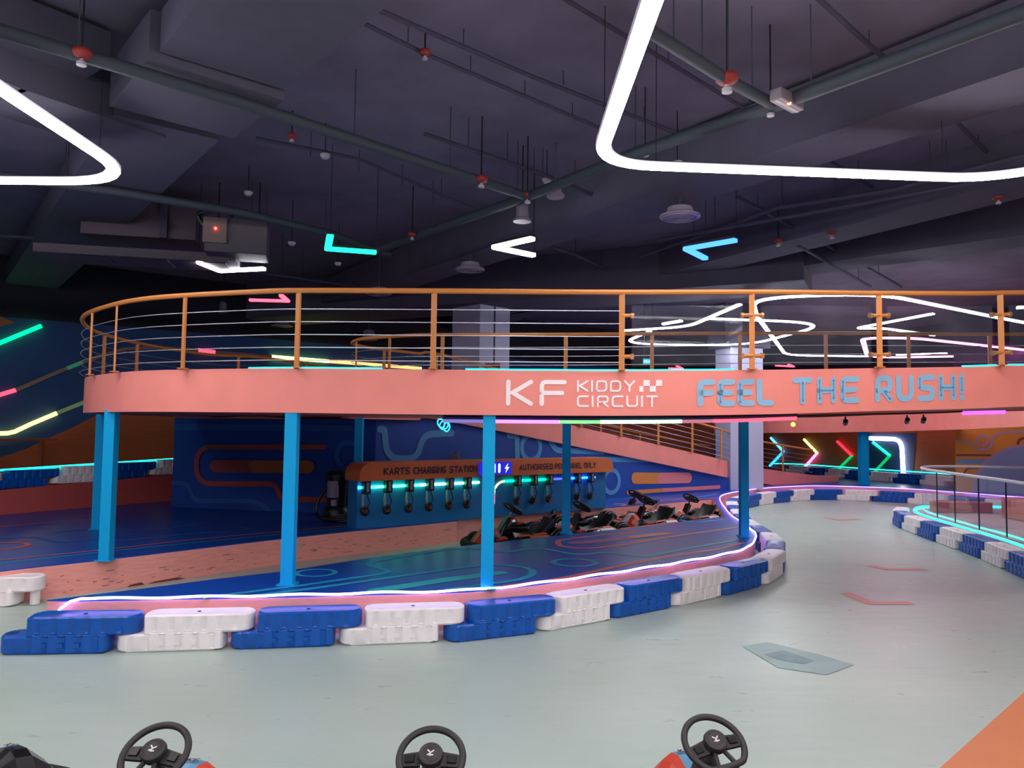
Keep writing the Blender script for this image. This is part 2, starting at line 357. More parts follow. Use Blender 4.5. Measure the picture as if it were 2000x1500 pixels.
# orange mural wall on the right
OW0=(12.6,21.85); OW1=(21,20.6)
OMUR=M('orange mural paint',(240,158,60),.6); LIL=M('lilac mural line',(198,160,172),.6); LBL=M('light blue mural',(120,165,205),.6); GRYB=M('grey blue mural disc',(152,168,196),.6); MAR=M('maroon mural line',(150,70,90),.6)
mb=MB(); mb.add([(*OW0,0),(*OW1,0),(*OW1,2.5),(*OW0,2.5)],[(0,1,2,3)],OMUR); mb.add([(*OW0,2.5),(*OW1,2.5),(*OW1,5.6),(*OW0,5.6)],[(0,1,2,3)],DK)
mb.add([(*OW0,0),(*OW0,5.6),(CW1[0],CW1[1],5.6),(CW1[0],CW1[1],0)],[(0,1,2,3)],DK)
def wallmap(P,Q,off): return lambda u,v:onwall(u,v,P,Q,off)
def wribbon(mb,pts,wpx,P,Q,mat,off=.01,closed=False,caps=True,smooth=True):
    """stroke whose corner points were read off the photograph, laid on the wall in metres"""
    o=Vector((P[0],P[1],0)); d=Vector((Q[0]-P[0],Q[1]-P[1],0)).normalized(); n=Vector((d.y,-d.x,0))
    if n.dot(o)>0: n=-n
    p2=[]
    for x,y in pts:
        w3=onwall(x,y,P,Q); p2.append(Vector(((w3-o).dot(d),w3.z)))
    if smooth and len(p2)>2: p2=fillet(p2,.5,6,closed)
    mb.ribbon(p2,wpx,lambda u,v:o+d*u+Vector((0,0,v))+n*off,mat,closed,caps)
def wring(mb,c,r,wd,P,Q,mat,off=.01,arc=None):
    o=Vector((P[0],P[1],0)); d=Vector((Q[0]-P[0],Q[1]-P[1],0)).normalized(); n=Vector((d.y,-d.x,0))
    if n.dot(o)>0: n=-n
    w3=onwall(c[0],c[1],P,Q); cu=(w3-o).dot(d)
    mb.ribbon([Vector((cu+r*math.cos(t*math.pi/18),w3.z+r*math.sin(t*math.pi/18))) for t in range(36)],wd,lambda u,v:o+d*u+Vector((0,0,v))+n*off,mat,True)
wribbon(mb,[(1868,862),(1896,862),(1904,878),(1936,878),(1940,845),(2060,841)],.07,OW0,OW1,LIL)
wring(mb,(1919,860),.14,.07,OW0,OW1,LIL,.012)
wribbon(mb,[(1868,889),(1944,889),(1944,914),(1888,914),(1880,930)],.05,OW0,OW1,MAR)
wribbon(mb,[(1872,901),(1930,901)],.12,OW0,OW1,LBL)
wring(mb,(2000,867),.16,.07,OW0,OW1,MAR,.012)
w3=onwall(2012,988,OW0,OW1); o_=Vector((OW0[0],OW0[1],0)); d_=Vector((OW1[0]-OW0[0],OW1[1]-OW0[1],0)).normalized(); n_=Vector((d_.y,-d_.x,0)); cu=(w3-o_).dot(d_)
for rr,mt,of in((1.5,LIL,.014),(1.42,GRYB,.018)):
    mb.add([o_+d_*(cu+rr*math.cos(t*math.pi/24))+Vector((0,0,.38+rr*.92*math.sin(t*math.pi/24)))+n_*of for t in range(25)],[list(range(25))],mt)
struct(mb.build('wall_mural_right'))
# mural walls behind the charging station
MUR=M('royal blue mural paint',(20,72,160),.55,noise=.03,nscale=2); SKY=M('sky blue mural line',(78,148,200),.55); DSK=M('dull blue mural line',(40,98,170),.55); ROR=M('red orange mural line',(176,76,66),.55); ORG=M('orange mural pill',(216,132,58),.55); PNK=M('pink mural pill',(226,130,132),.55)
A0=(-6.671,15.2); A1=(-2.5,14.2); B1=(6.1,21.52)
def mwall(a,b,za,zb,mb):
    mb.add([(*a,0),(*b,0),(*b,zb),(*a,za)],[(0,1,2,3)],MUR)
mb=MB(); mb.box(((A0[0]+A1[0])/2+.03,(A0[1]+A1[1])/2+.1,1.06),(math.hypot(A1[0]-A0[0],A1[1]-A0[1]),.18,2.12),MUR,rz=math.atan2(A1[1]-A0[1],A1[0]-A0[0]))
A=(A0,A1)
wribbon(mb,[(633,873),(384,873),(384,945),(540,945),(548,975),(634,976)],.10,*A,ROR)
wribbon(mb,[(422,910),(520,911)],.24,*A,ROR,off=.02); wribbon(mb,[(500,911),(604,912)],.24,*A,M('amber mural pill',(196,112,48),.55),off=.024)
wribbon(mb,[(339,943),(370,945),(378,978),(500,978),(525,996)],.09,*A,DSK)
wribbon(mb,[(340,834),(690,836)],.12,*A,DSK,caps=False)
wring(mb,(681,889),.24,.10,*A,DSK)
struct(mb.build('wall_mural_left'))
mb=MB(); B=(A1,B1); bdx=Vector((B1[0]-A1[0],B1[1]-A1[1],0)); bL=bdx.length; bdx.normalize(); bnn=Vector((bdx.y,-bdx.x,0))
def zramp(u):   # underside of the ramp along the wall
    X=A1[0]+bdx.x*u; 
    return 2.13 if X<-1.4 else (2.13-(X+1.4)*(.65/3.45) if X<2.05 else max(.0,1.48-(X-2.05)*.72/3.65))
k=24
for i in range(k):
    u0,u1=bL*i/k,bL*(i+1)/k; p0=Vector((*A1,0))+bdx*u0; p1=Vector((*A1,0))+bdx*u1
    mb.add([p0,p1,p1+Vector((0,0,zramp(u1)+.03)),p0+Vector((0,0,zramp(u0)+.03))],[(0,1,2,3)],MUR)
wribbon(mb,[(742,838),(750,838),(756,896),(815,896),(826,848),(882,846)],.13,*B,SKY)
wribbon(mb,[(994,850),(1009,850),(1010,905)],.14,*B,SKY); wring(mb,(1037,874),.27,.11,*B,SKY)
wribbon(mb,[(1074,862),(1086,880),(1178,882)],.13,*B,SKY)
wribbon(mb,[(1150,897),(1268,898)],.12,*B,SKY,caps=False)
wring(mb,(1194,940),.27,.11,*B,SKY)
wribbon(mb,[(1240,934),(1300,934)],.28,*B,ORG,.012); wribbon(mb,[(1290,934),(1344,933)],.28,*B,PNK,.016)
wribbon(mb,[(1226,962),(1300,957)],.10,*B,ORG,.012,caps=True); wribbon(mb,[(1295,957.4),(1404,951)],.10,*B,PNK,.014,caps=True)
struct(mb.build('wall_mural_back'))
# ============================================================ RAISED PLATFORMS
CY=M('turquoise carpet line',(30,150,190),.5); CY2=M('teal carpet pill',(40,170,185),.5); COR=M('coral carpet line',(206,96,92),.5); MAG=M('magenta carpet pill',(160,62,130),.5); COO=M('orange carpet pill',(205,120,80),.5)
sI=LEDC.find(1421,0,LEDC.find(1405,10,24)); 
tot=[LEDC.at(LEDC.L*i/260) for i in range(261)]
# index where the island front ends (corner of the kart lane)
idx=min(range(len(tot)),key=lambda i:(tot[i]-Vector((5.1,18.9,PZ))).length)
lane_corner=atz(1392,975,PZ); lane_near=atz(1420,1010,PZ)
back=[atz(x,y,PZ) for x,y in[(1400,1010),(1240,1030),(1050,1050),(870,1070),(700,1093),(560,1115),(420,1131),(275,1150)]]
isl=[p for p in tot[:idx+1]]+[lane_corner,lane_near-Vector((.03,0,0))]+back
plat=thing('raised_platform','bright blue carpeted island with salmon edge, between the near barriers and the parked karts','platform',(0.,10.,0))
mb=MB(); P2=[(p.x,p.y) for p in isl]; n=len(P2)
mb.add([(*p,0) for p in P2]+[(*p,PZ-.01) for p in P2],[[i,(i+1)%n,n+(i+1)%n,n+i] for i in range(n)],SALW); mb.build('side_board',plat)
mb=MB(); mb.add([(*p,PZ) for p in P2],[list(range(n))],CARP); mb.add([(*p,PZ-.012) for p in P2]+[(*p,PZ) for p in P2],[[i,(i+1)%n,n+(i+1)%n,n+i] for i in range(n)],CARP)
def cribbon(mb,pts,wd,mat,z=PZ+.003,closed=False,caps=True):
    q=[atz(x,y,PZ).xy for x,y in pts]
    if len(q)>2: q=[Vector((a.x,a.y)) for a in cat([Vector((p.x,p.y,0)) for p in q],6,closed)]
    mb.ribbon(q,wd,lambda u,v:Vector((u,v,z)),mat,closed,caps)
def cring(mb,c,r,wd,mat,z=PZ+.003):
    p=atz(c[0],c[1],PZ); mb.ribbon([(p.x+r*math.cos(t*math.pi/20),p.y+r*math.sin(t*math.pi/20)) for t in range(40)],wd,lambda u,v:Vector((u,v,z)),mat,True)
cribbon(mb,[(395,1168),(600,1142),(670,1132),(740,1122),(757,1115),(722,1105),(728,1098),(780,1088),(830,1080),(880,1073),(930,1072),(962,1076),(990,1079),(1030,1073),(1060,1072),(1110,1081),(1140,1083),(1170,1080),(1200,1081),(1250,1087),(1270,1086),(1340,1072),(1440,1055)],.085,CY,caps=False)
cribbon(mb,[(478,1165),(600,1151),(880,1112),(960,1104),(1020,1108),(1041,1118),(1018,1131),(940,1143),(870,1152)],.09,CY,caps=False)
cribbon(mb,[(735,1154),(850,1136),(975,1119)],.20,CY2)
cring(mb,(617,1119),.21,.06,CY); cring(mb,(1122,1099),.26,.07,CY)
cribbon(mb,[(985,1145),(1100,1129),(1200,1108),(1300,1088),(1400,1073),(1452,1060)],.085,COR,caps=False)
cribbon(mb,[(1124,1061),(1190,1055),(1250,1048)],.22,MAG,PZ+.003); cribbon(mb,[(1240,1049),(1300,1042)],.22,COO,PZ+.005)
cribbon(mb,[(1320,1020),(1265,1027),(1215,1033),(1238,1038),(1150,1048),(1098,1055),(1090,1061),(1102,1068),(1150,1071),(1220,1064),(1300,1050),(1440,1030)],.085,COR)
cribbon(mb,[(1330,1016),(1360,1020),(1410,1015)],.085,CY)
mb.build('carpet',plat)
# rear platform with the charging station; one long curb towards the kart lane
curb_px=[(207,1092),(600,1046),(880,1018),(930,1012)]
curb=[Vector((-9.5,3.0,PZ)),Vector((-7.0,6.4,PZ))]+[atz(0,1115,PZ)]+[atz(x,y,PZ) for x,y in curb_px]+[lane_corner+Vector((-.02,.0,0))]
curbP=cat(curb,6)
rear=curbP+[p+Vector((.0,.02,0)) for p in tot[idx+1:]]+[Vector((20.9,13.5,PZ)),Vector((20.9,35,PZ)),Vector((-14.9,35,PZ)),Vector((-14.9,3,PZ))]
rp=thing('raised_platform','rear platform with dark blue carpet and long scuffed salmon curb, under the charging station','platform',(0.,20.,0))
mb=MB(); P2=[(p.x,p.y) for p in rear]; n=len(P2)
mb.add([(*p,0) for p in P2]+[(*p,PZ-.012) for p in P2],[[i,(i+1)%n,n+(i+1)%n,n+i] for i in range(n)],SALW); 
# scuffs and chips on the curb
random.seed(7)
SC=M('dark scuff',(120,62,58),.8); PL=M('bare plaster chip',(190,180,172),.9)
CP=Path(curbP)
for i in range(60):
    dd=random.uniform(CP.find(60),CP.find(880)); p=CP.at(dd); d=CP.dir(dd); z=random.uniform(.04,.26); l=random.uniform(.02,.10); nn=Vector((d.y,-d.x,0))*.004
    a=p+nn; a.z=z; mb.add([a,a+d*l,a+d*l+Vector((0,0,.006)),a+Vector((0,0,.006))],[(0,1,2,3)],SC)
for dpx,l,h in((290,.5,.03),(250,.22,.035),(585,.06,.12),(430,.05,.03)):
    dd=CP.find(dpx); p=CP.at(dd); d=CP.dir(dd); nn=Vector((d.y,-d.x,0))*.005; a=p+nn; a.z=.0 if dpx!=585 else .2
    mb.add([a,a+d*l,a+d*l*.8+Vector((0,0,h)),a+d*l*.2+Vector((0,0,h*.7))],[(0,1,2,3)],PL if dpx in(585,430) else SC)
mb.build('curb_board',rp)
mb=MB(); mb.add([(*p,PZ) for p in P2],[list(range(n))],CARP); mb.add([(*p,PZ-.012) for p in P2]+[(*p,PZ) for p in P2],[[i,(i+1)%n,n+(i+1)%n,n+i] for i in range(n)],CARP)
cribbon(mb,[(-60,1033),(0,1029),(180,1014)],.08,COR); cribbon(mb,[(-60,1100),(0,1094),(192,1075),(390,1053),(600,1034),(690,1026)],.05,COR)
cribbon(mb,[(-60,1107),(0,1101),(300,1068),(600,1039),(690,1030)],.05,CY)
cring(mb,(-2,1067),.32,.08,COR)
cribbon(mb,[(-60,1056),(0,1053),(69,1050),(120,1059),(180,1053),(240,1056),(360,1044),(480,1035),(468,1029)],.08,DSK)
cribbon(mb,[(110,1040),(200,1032),(290,1036),(380,1024),(430,1016)],.07,DSK)
cribbon(mb,[(1190,975),(1260,972),(1330,974),(1400,966)],.085,CY); cribbon(mb,[(1200,985),(1300,977),(1400,973)],.085,COR)
cribbon(mb,[(720,1022),(850,1008),(935,1001)],.07,M('green carpet line',(40,140,130),.5)); cribbon(mb,[(720,1016),(850,1003),(935,995)],.085,COR)
mb.build('carpet',rp)
# ============================================================ NEON STRIPS
def strip(path,r,mat,name,label,group=None):
    mb=MB(); mb.tube(path,r,mat,6); return single(mb,name,label,'light strip',group)
VIO=neon('violet neon',(170,150,255),6); VIO2=neon('lilac neon',(165,125,255),2.6); CYN=neon('cyan neon',(20,225,215),3.0)
mid=LEDC.find(1400,0,LEDC.find(1475,5,20,0)); 
s0=LEDC.find(170); 
def seg(P,a,b,n,dz=0,inset=0):
    out=[]
    for i in range(n+1):
        d=a+(b-a)*i/n; p=P.at(d).copy(); p.z+=dz
        if inset: t=P.dir(d); p+=Vector((-t.y,t.x,0))*inset
        out.append(p)
    return out
sB=min(range(len(tot)),key=lambda i:(tot[i]-Vector((4.0,13.0,PZ))).length)/260*LEDC.L
pth=seg(LEDC,s0,sB,90,.015,-.012)
p0=pth[0]; pth=[p0+Vector((-.24,-.10,-.14)),p0+Vector((-.22,-.07,-.08)),p0+Vector((-.15,-.03,-.02)),p0+Vector((-.07,-.01,0))]+pth
for i,p in enumerate(pth[4:]): p.z+=.006*math.sin(i*.9)
strip(pth,.013,VIO,'neon_strip','glowing white-violet neon strip along the near edge of the island platform')
strip(seg(LEDC,sB+.05,LEDC.L,90,.02,-.012),.015,VIO2,'neon_strip','purple neon strip running behind the far row of barriers')
# ============================================================ BARRIERS
def barrier_mesh(mat,dark):
    mb=MB()
    def outline(x0,x1,hw,ph,amp,r=.10):
        pts=[]; n=44
        L=x1-x0
        for side in(1,-1):
            for i in range(n+1):
                x=x0+r+(L-2*r)*(i/n if side==-1 else 1-i/n)
                g=1 if math.sin((x-ph)*2*math.pi/.145)>-.35 else 0
                y=hw-amp*(1-g)
                pts.append((x,side*y) )
            cx=x0+r if side==1 else x1-r
            for k in range(1,8):
                t=math.pi*k/8; a=math.pi/2+t if side==1 else -math.pi/2+t
                pts.append((cx+r*math.cos(a),(hw)*math.sin(a)))
        return pts
    def loft(levels,r=.10):
        rings=[]
        for (x0,x1,hw,z,ph,amp) in levels:
            rings.append([(p[0],p[1],z) for p in outline(x0,x1,hw,ph,amp,r)])
        n=len(rings[0]); vs=[v for r in rings for v in r]; fs=[]
        for i in range(len(rings)-1):
            for k in range(n): fs.append((i*n+k,i*n+(k+1)%n,(i+1)*n+(k+1)%n,(i+1)*n+k))
        fs.append(list(range(n))[::-1]); fs.append([(len(rings)-1)*n+k for k in range(n)])
        mb.add(vs,fs,mat)
    a,b=-.60,.365
    loft([(a+.02,b-.02,.125,0.002,0,0),(a,b,.14,.02,0,.010),(a,b,.14,.125,0,.010),(a,b,.14,.140,0,.004),(a+.015,b-.015,.125,.156,0,0)])
    a,b=-.365,.615
    loft([(a+.01,b-.015,.125,.158,.07,0),(a,b,.14,.175,.07,.004),(a,b,.14,.19,.07,.013),(a,b,.14,.285,.07,.013),(a,b,.138,.305,.07,.003),(a+.02,b-.02,.118,.318,.07,0),(a+.03,b-.03,.108,.314,.07,0)])
    a,b=-.36,.36
    loft([(a,b,.1405,.018,0,0),(a,b,.1405,.022,0,.013),(a,b,.1405,.150,0,.013),(a,b,.1405,.156,0,.002),(a,b,.1405,.162,.07,.002),(a,b,.1405,.168,.07,.013),(a,b,.1405,.292,.07,.013),(a,b,.1385,.304,.07,.004)],.03)
    # moulded pads on both faces
    for s in(1,-1):
        for i,x in enumerate((-.2,-.055,.09)):
            for z in(.075,.235): mb.box((x+(.02 if z>.2 else 0),s*.1385,z),(.06,.008,.035),mat)
            mb.sphere((x+.02,s*.132,.158),.03,mat,(1,.6,.35),8,6)
    mb.v=[(v[0]*.955,v[1],v[2]) for v in mb.v]
    return mb
BB=M('blue barrier plastic',(0,84,176),.32,noise=.10,nscale=7,bump=.15,bscale=25); BWH=M('white barrier plastic',(244,238,238),.4,noise=.05,nscale=6,bump=.15,bscale=25)
DRK=M('slot shade',(20,22,30),.8)
def barrier_proto(mat,name):
    t=thing('track_barrier','x','barrier',(0,0,0)); mb=barrier_mesh(mat,DRK); mb.build('body',t,smooth=True,world=False)
    mb=MB(); mb.lathe([(.0,.0),(.018,.0),(.018,.003),(0,.003)],(.1,0,.3135),DRK,10); mb.build('slot',t,world=False); mb=MB(); mb.lathe([(.0,.0),(.05,.0),(.055,.002),(0,.002)],(-.5,0,.1555),M(name+' socket',(0,50,130) if 'blue' in name else (150,145,150),.6),16)  # flat discs, no holes: recess shade is put into their darker colour
    mb.build('socket',t,world=False); return t
bprot={'blue':barrier_proto(BB,'blue'),'white':barrier_proto(BWH,'white')}; bused={'blue':0,'white':0}
def put(color,loc,rz,label,group):
    if not bused[color]:
        bused[color]=1; o=bprot[color]; o.location=loc; o.rotation_euler=(0,0,rz); o['label']=label; o['group']=group; return o
    return dup(bprot[color],loc,rz,label,group)
off=[p+Vector((LEDC.dir(LEDC.L*i/260).y,-LEDC.dir(LEDC.L*i/260).x,0))*.29 for i,p in enumerate(tot)]
# drop self-crossing wiggle at the hook
OP=Path([p for i,p in enumerate(off)])
ords=['first','second','third','fourth','fifth','sixth','seventh','eighth','ninth','tenth','eleventh','twelfth','thirteenth','fourteenth','fifteenth','sixteenth','seventeenth','eighteenth','nineteenth','twentieth']
s=.395; i=0; far=0; names=[]
START=s
while s<OP.L-1.0:
    p=OP.at(s); a=OP.at(s-.45); b=OP.at(s+.45); rz=math.atan2(b.y-a.y,b.x-a.x); mid_=(a+b)/2; col='blue' if i%2==0 else 'white'
    px=proj((p.x,p.y,.15))[0]
    names.append((col,p.copy(),rz,px)); s+=.957; i+=1
near=[b for b in names if b[1].y<12.6]; farb=[b for b in names if b[1].y>=12.6]
for k,(col,p,rz,px) in enumerate(near):
    if k==0: lab='blue interlocking barrier at the far left end of the near row, its round socket showing'
    else: lab=f'{col} interlocking plastic barrier, {ords[k]} from the left in the near row'
    put(col,(p.x,p.y,0),rz,lab,'barriers along the island platform')
cnt={}
for k,(col,p,rz,px) in enumerate(farb):
    if px>2030: continue
    w_='bend' if p.y<20.6 else ('far' if px<1795 else 'glass'); cnt[w_]=cnt.get(w_,-1)+1; o_n=ords[cnt[w_]]
    lab={'bend':f'{col} barrier on the bend beside the navy post, {o_n} going away','far':f'{col} barrier in the far row, {o_n} counting from the grey column','glass':f'{col} barrier in the far row behind the glass fence, {o_n} from the left'}[w_]
    put(col,(p.x,p.y,0),rz,lab,'barriers along the far edge of the track')
# left one lying by the curb
q=atz(33,1186,0); put('white',(q.x-.40,q.y+.10,0),.10,'white plastic barrier by the salmon curb at the left edge, its connecting peg showing','barriers along the island platform')
mb=MB(); mb.lathe([(.048,.0),(.05,.01),(.05,.158)],(q.x+.10,q.y+.15,0.004),BWH,16); single(mb,'connecting_peg','white cylindrical peg under the overhanging end of the left barrier','peg',smooth=True)
# right island
ri_px=[(2120,1112),(2000,1069),(1935,1047),(1870,1028),(1805,1008),(1787,1000),(1787,995),(1800,991),(1840,989),(1870,989),(1967,991),(2080,993)]
RI=[Vector((7.0,8.6,.3))]+[atz(x,y,.3) for x,y in ri_px]
RIc=cat(RI[1:],6); RIc=[RI[0]]+RIc
ri=thing('raised_platform','low pinkish island platform inside the curved glass fence on the right','platform',(9.5,14,0))
poly=[(p.x,p.y) for p in RIc]+[(19,16.5),(17,9)]
mb=MB(); mb.prism(poly,0,.29,SALW,M('dusty pink floor paint',(176,150,158),.4)); mb.build('deck',ri)
strip([p+Vector((0,0,.012)) for p in RIc],.02,neon('bright cyan neon',(30,235,225),4.5),'neon_strip','cyan neon strip tracing the edge of the glass-fenced island')
RP=Path(RIc); s=RP.find(1792,0,12)+.1; k=0
off=[p+Vector((RP.dir(RP.L*i/200).y,-RP.dir(RP.L*i/200).x,0))*-.27 for i,p in enumerate([RP.at(RP.L*i/200) for i in range(201)])]
RO_=Path(off[::-1])
sR=RO_.find(1795,2,RO_.L); 
s=RO_.L-.2
lst=[]
while s>0.5: s-=1.0; lst.append(s)
start=min(range(201),key=lambda i:(RO_.at(RO_.L*i/200)-Vector((8.75,17.55,.3))).length)/200*RO_.L
k=0; s=start
while s<RO_.L-.3:
    p=RO_.at(s); a=RO_.at(s-.4); b=RO_.at(s+.4); rz=math.atan2(b.y-a.y,b.x-a.x)
    col='white' if k%2==0 else 'blue'
    put(col,(p.x,p.y,0),rz,f'{col} plastic barrier beside the glass-fenced island, {ords[k]} from its far tip','barriers around the glass-fenced island'); s+=.957; k+=1
# terracotta blocks inside
for cx,cy,sx,sy,h,l in((10.6,15.0,.9,2.0,.42,'larger terracotta box on the pink island behind the glass fence'),(9.9,17.0,1.2,.35,.22,'low terracotta kerb block at the far end of the glass-fenced island')):
    mb=MB(); mb.box((cx,cy,.30+h/2),(sx,sy,h),M('terracotta paint',(186,92,78),.6)); single(mb,'floor_box',l,'box',bevel=.015)
# glass fence
gf=thing('glass_fence','curved clear glass fence with white handrail around the right island','fence',(8.4,14,.3))
inner=[]
for i in range(161):
    d=RP.L*i/160; p=RP.at(d); t=RP.dir(d); inner.append(p+Vector((t.y,-t.x,0))*.16)
ctr=[p for p in inner]
IP=Path(ctr)
mb=MB(); n=len(ctr); mb.add([(p.x,p.y,.31) for p in ctr]+[(p.x,p.y,1.22) for p in ctr],[(i,i+1,n+i+1,n+i) for i in range(n-1)],GLASS2); mb.build('glass_panel',gf)
mb=MB(); mb.tube([(p.x,p.y,1.245) for p in ctr],.028,M('white satin rail',(205,195,205),.4),8); mb.build('handrail',gf,smooth=True)
for px in(1831,1866,1913,1967,2040):
    d=IP.find(px,0,IP.find(1795,0,10)); p=IP.at(d); mb=MB(); mb.box((p.x,p.y,.765),(.018,.018,.9),M('dark joint',(40,30,40),.5)); mb.build('panel_joint',gf)
mb=MB()
# ============================================================ BRIDGE
pairs=[((9.5,9.2),(9.5,12.7),2.46),((7.5,8.8),(8,12.4),2.38),((5.67,8.49),(6.2,12.0),2.316),((5.04,8.40),(4.9,11.8),2.283),((3.83,8.2),(3.7,11.55),2.234),((2.64,7.92),(2.4,11.3),2.18),((1.05,7.84),(1.0,11.25),2.142),((-.78,7.84),(-.4,11.35),2.13),((-2.1,7.91),(-1.4,11.5),2.13),((-2.67,8.02),(-1.9,11.75),2.13),((-3.96,8.5),(-2.4,12.1),2.13),((-4.8,9.15),(-2.6,12.4),2.13),((-5.62,10.1),(-2.72,12.7),2.13),((-6.2,11.3),(-2.77,13.0),2.13),((-6.42,12.4),(-2.7,13.3),2.13),((-6.42,13.6),(-2.45,13.8),2.13),((-6.0,15.3),(-1.8,14.55),2.13),((-4.7,16.9),(-1.3,15.05),2.13),((-.15,20.6),(2.13,18.02),1.48),((3.3,23.7),(5.6,20.92),.80),((4.6,24.9),(6.7,22.6),.56),((7.3,27.4),(9.6,24.8),.18),((8.8,28.6),(11,25.9),.12)]
OUT=cat([(a[0],a[1],z) for a,b,z in pairs],8); INN=cat([(b[0],b[1],z) for a,b,z in pairs],8)
bridge=thing('track_bridge','long curved salmon kart bridge with lettering on its fascia, crossing the picture','bridge',(0,10,2.13))
FH=.46
def band(P,side,th,mat,z0=0,z1=FH):
    mb=MB(); n=len(P); A=[];Bq=[]
    for i,p in enumerate(P):
        a=P[max(0,i-1)]; b=P[min(n-1,i+1)]; d=Vector((b.x-a.x,b.y-a.y,0)).normalized(); nn=Vector((d.y,-d.x,0))*side*th
        A.append(p); Bq.append(p+nn)
    vs=[(p.x,p.y,p.z+z0) for p in A]+[(p.x,p.y,p.z+z1) for p in A]+[(p.x,p.y,p.z+z1) for p in Bq]+[(p.x,p.y,p.z+z0) for p in Bq]
    fs=[]
    for i in range(n-1):
        for q in range(4):
            q2=(q+1)%4; fs.append((q*n+i,q*n+i+1,q2*n+i+1,q2*n+i))
    mb.add(vs,fs,mat); return mb
band(OUT,1,.09,SAL).build('outer_fascia',bridge); band(INN,-1,.09,SAL).build('inner_fascia',bridge)
mb=MB(); n=len(OUT)
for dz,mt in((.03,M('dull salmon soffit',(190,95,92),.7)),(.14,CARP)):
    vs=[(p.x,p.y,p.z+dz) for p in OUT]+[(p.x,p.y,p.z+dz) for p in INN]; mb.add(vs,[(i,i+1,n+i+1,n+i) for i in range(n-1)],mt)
mb.build('deck',bridge)
OPa=Path(OUT); IPa=Path(INN)
ext=min(range(n),key=lambda i:(OUT[i]-Vector((-6.1,11.0,2.13))).length); sext=OPa.S[ext]
# lettering mapped on the fascia
def fmap(o): 
    def f(u,v):
        p=OPa.at(u); d=OPa.dir(u); nn=Vector((-d.y,d.x,0))*o
        if nn.y>0: nn=-nn
        return Vector((p.x,p.y,p.z+v*FH))+nn
    return f
def fs_(px): return OPa.find(px,0,sext)
# the path runs right to left: mirror u so that text reads left to right
def tmap(o):
    g=fmap(o); return lambda u,v:g(-u,v/FH)
LW=M('white vinyl lettering',(250,236,236),.5); LB=M('pale blue vinyl lettering',(140,186,214),.5); LD=M('steel blue inlay line',(84,140,190),.5)
def ftext(mb,t,x0,x1,v0,v1,st,mat,**k):
    text(mb,t,tmap(.006),-fs_(x0),-fs_(x1),v0*FH,v1*FH,st,mat,**k)
mb=MB(); ftext(mb,'KF',988,1108,.21,.79,.045,LW,gap=.30); mb.build('logo_lettering',bridge)['label']='large white KF letters'
mb=MB(); ftext(mb,'KIDDY',1125,1241,.53,.79,.02,LW,gap=.3); mb.build('name_lettering',bridge)['label']='white word KIDDY'
mb=MB(); ftext(mb,'CIRCUIT',1125,1283,.19,.45,.02,LW,gap=.3); mb.build('name_lettering',bridge)['label']='white word CIRCUIT'
mb=MB(); f=tmap(.006)
for x0,x1,r in((1258,1268.5,1),(1280,1291,1),(1247,1258,0),(1269,1280,0)):
    u0,u1=-fs_(x0),-fs_(x1); z0=(.53 if r==0 else .66)*FH; z1=z0+.13*FH; mb.add([f(u0,z0),f(u1,z0),f(u1,z1),f(u0,z1)],[(0,1,2,3)],LW)
mb.build('checkered_emblem',bridge)['label']='small white chequered flag squares'
for t,a,b,v0,v1 in(('FEEL',1360,1512,.19,.80),('THE',1547,1678,.20,.82),('RUSH!',1708,1884,.20,.83)):
    mb=MB(); ftext(mb,t,a,b,v0,v1,.062,LB,gap=.42,inner=True,inmat=LD,mp2=tmap(.010)); mb.build('slogan_lettering',bridge)['label']='pale blue word '+t
# under-deck neon and rails
mb=MB()
def under(px,py): 
    d=fs_(px); p=OPa.at(d); t=OPa.dir(d); nn=Vector((t.y,-t.x,0)); nn=nn if nn.y>0 else -nn; q=p+nn*.75; return Vector((q.x,q.y,p.z-.055))
cols=[(850,940,neon('dim lilac neon',(120,110,190),.8)),(940,1100,neon('violet under neon',(190,90,255),3.0)),(1100,1190,neon('green dim neon',(110,190,120),1.4)),(1190,1370,neon('mint neon',(150,255,190),3.2)),(1370,1440,neon('grey pink neon',(170,100,120),1.0)),(1440,1640,neon('red pink neon',(255,70,90),2.0))]
tl=thing('neon_tube','multicoloured neon tube slung under the bridge between two blue posts','neon tube',under(1200,0))
for a,b,m in cols:
    q=MB(); q.tube([under(a+(b-a)*i/10,0) for i in range(11)],.022,m,8,caps=True); q.build('lit_segment',tl,smooth=True)
q=MB(); q.tube([under(850+(1640-850)*i/30,0)+Vector((0,.0,.04)) for i in range(31)],.028,M('navy channel',(20,30,80),.6),6); q.build('channel',tl)
q=MB(); pp=under(850,0)
for i in range(3): q.torus(pp+Vector((-.02+.03*i,.02*i,-.03-.02*i)),.05,.007,neon('cyan cable end',(40,220,230),2.2),(random.uniform(-1,1),1,random.uniform(-1,1)),20,5)
q.build('coiled_end',tl)
tl=thing('neon_tube','purple neon tube under the bridge at the right edge of the picture','neon tube',under(2000,0))
q=MB(); q.tube([under(1978+i*8,0) for i in range(12)],.022,neon('deep violet neon',(130,60,255),3),8); q.build('lit_segment',tl)
# conduits and spotlights under the bridge
cn=thing('conduit','thin dark conduit with small black spotlights under the right end of the bridge','conduit',under(1800,0))
q=MB(); q.tube([under(1645+i*20,0)+Vector((0,-.1,.02)) for i in range(17)],.012,M('dark conduit',(70,30,40),.6),6); q.build('pipe',cn)
for px in(1725,1850,1885):
    p=under(px,0)+Vector((0,-.1,.0)); q=MB(); q.tube([p,p+Vector((0,0,-.05))],.01,BLK,6); q.tube([p+Vector((-.01,-.03,-.05)),p+Vector((.02,.05,-.08))],.028,BLK,10); q.build('spotlight',cn)
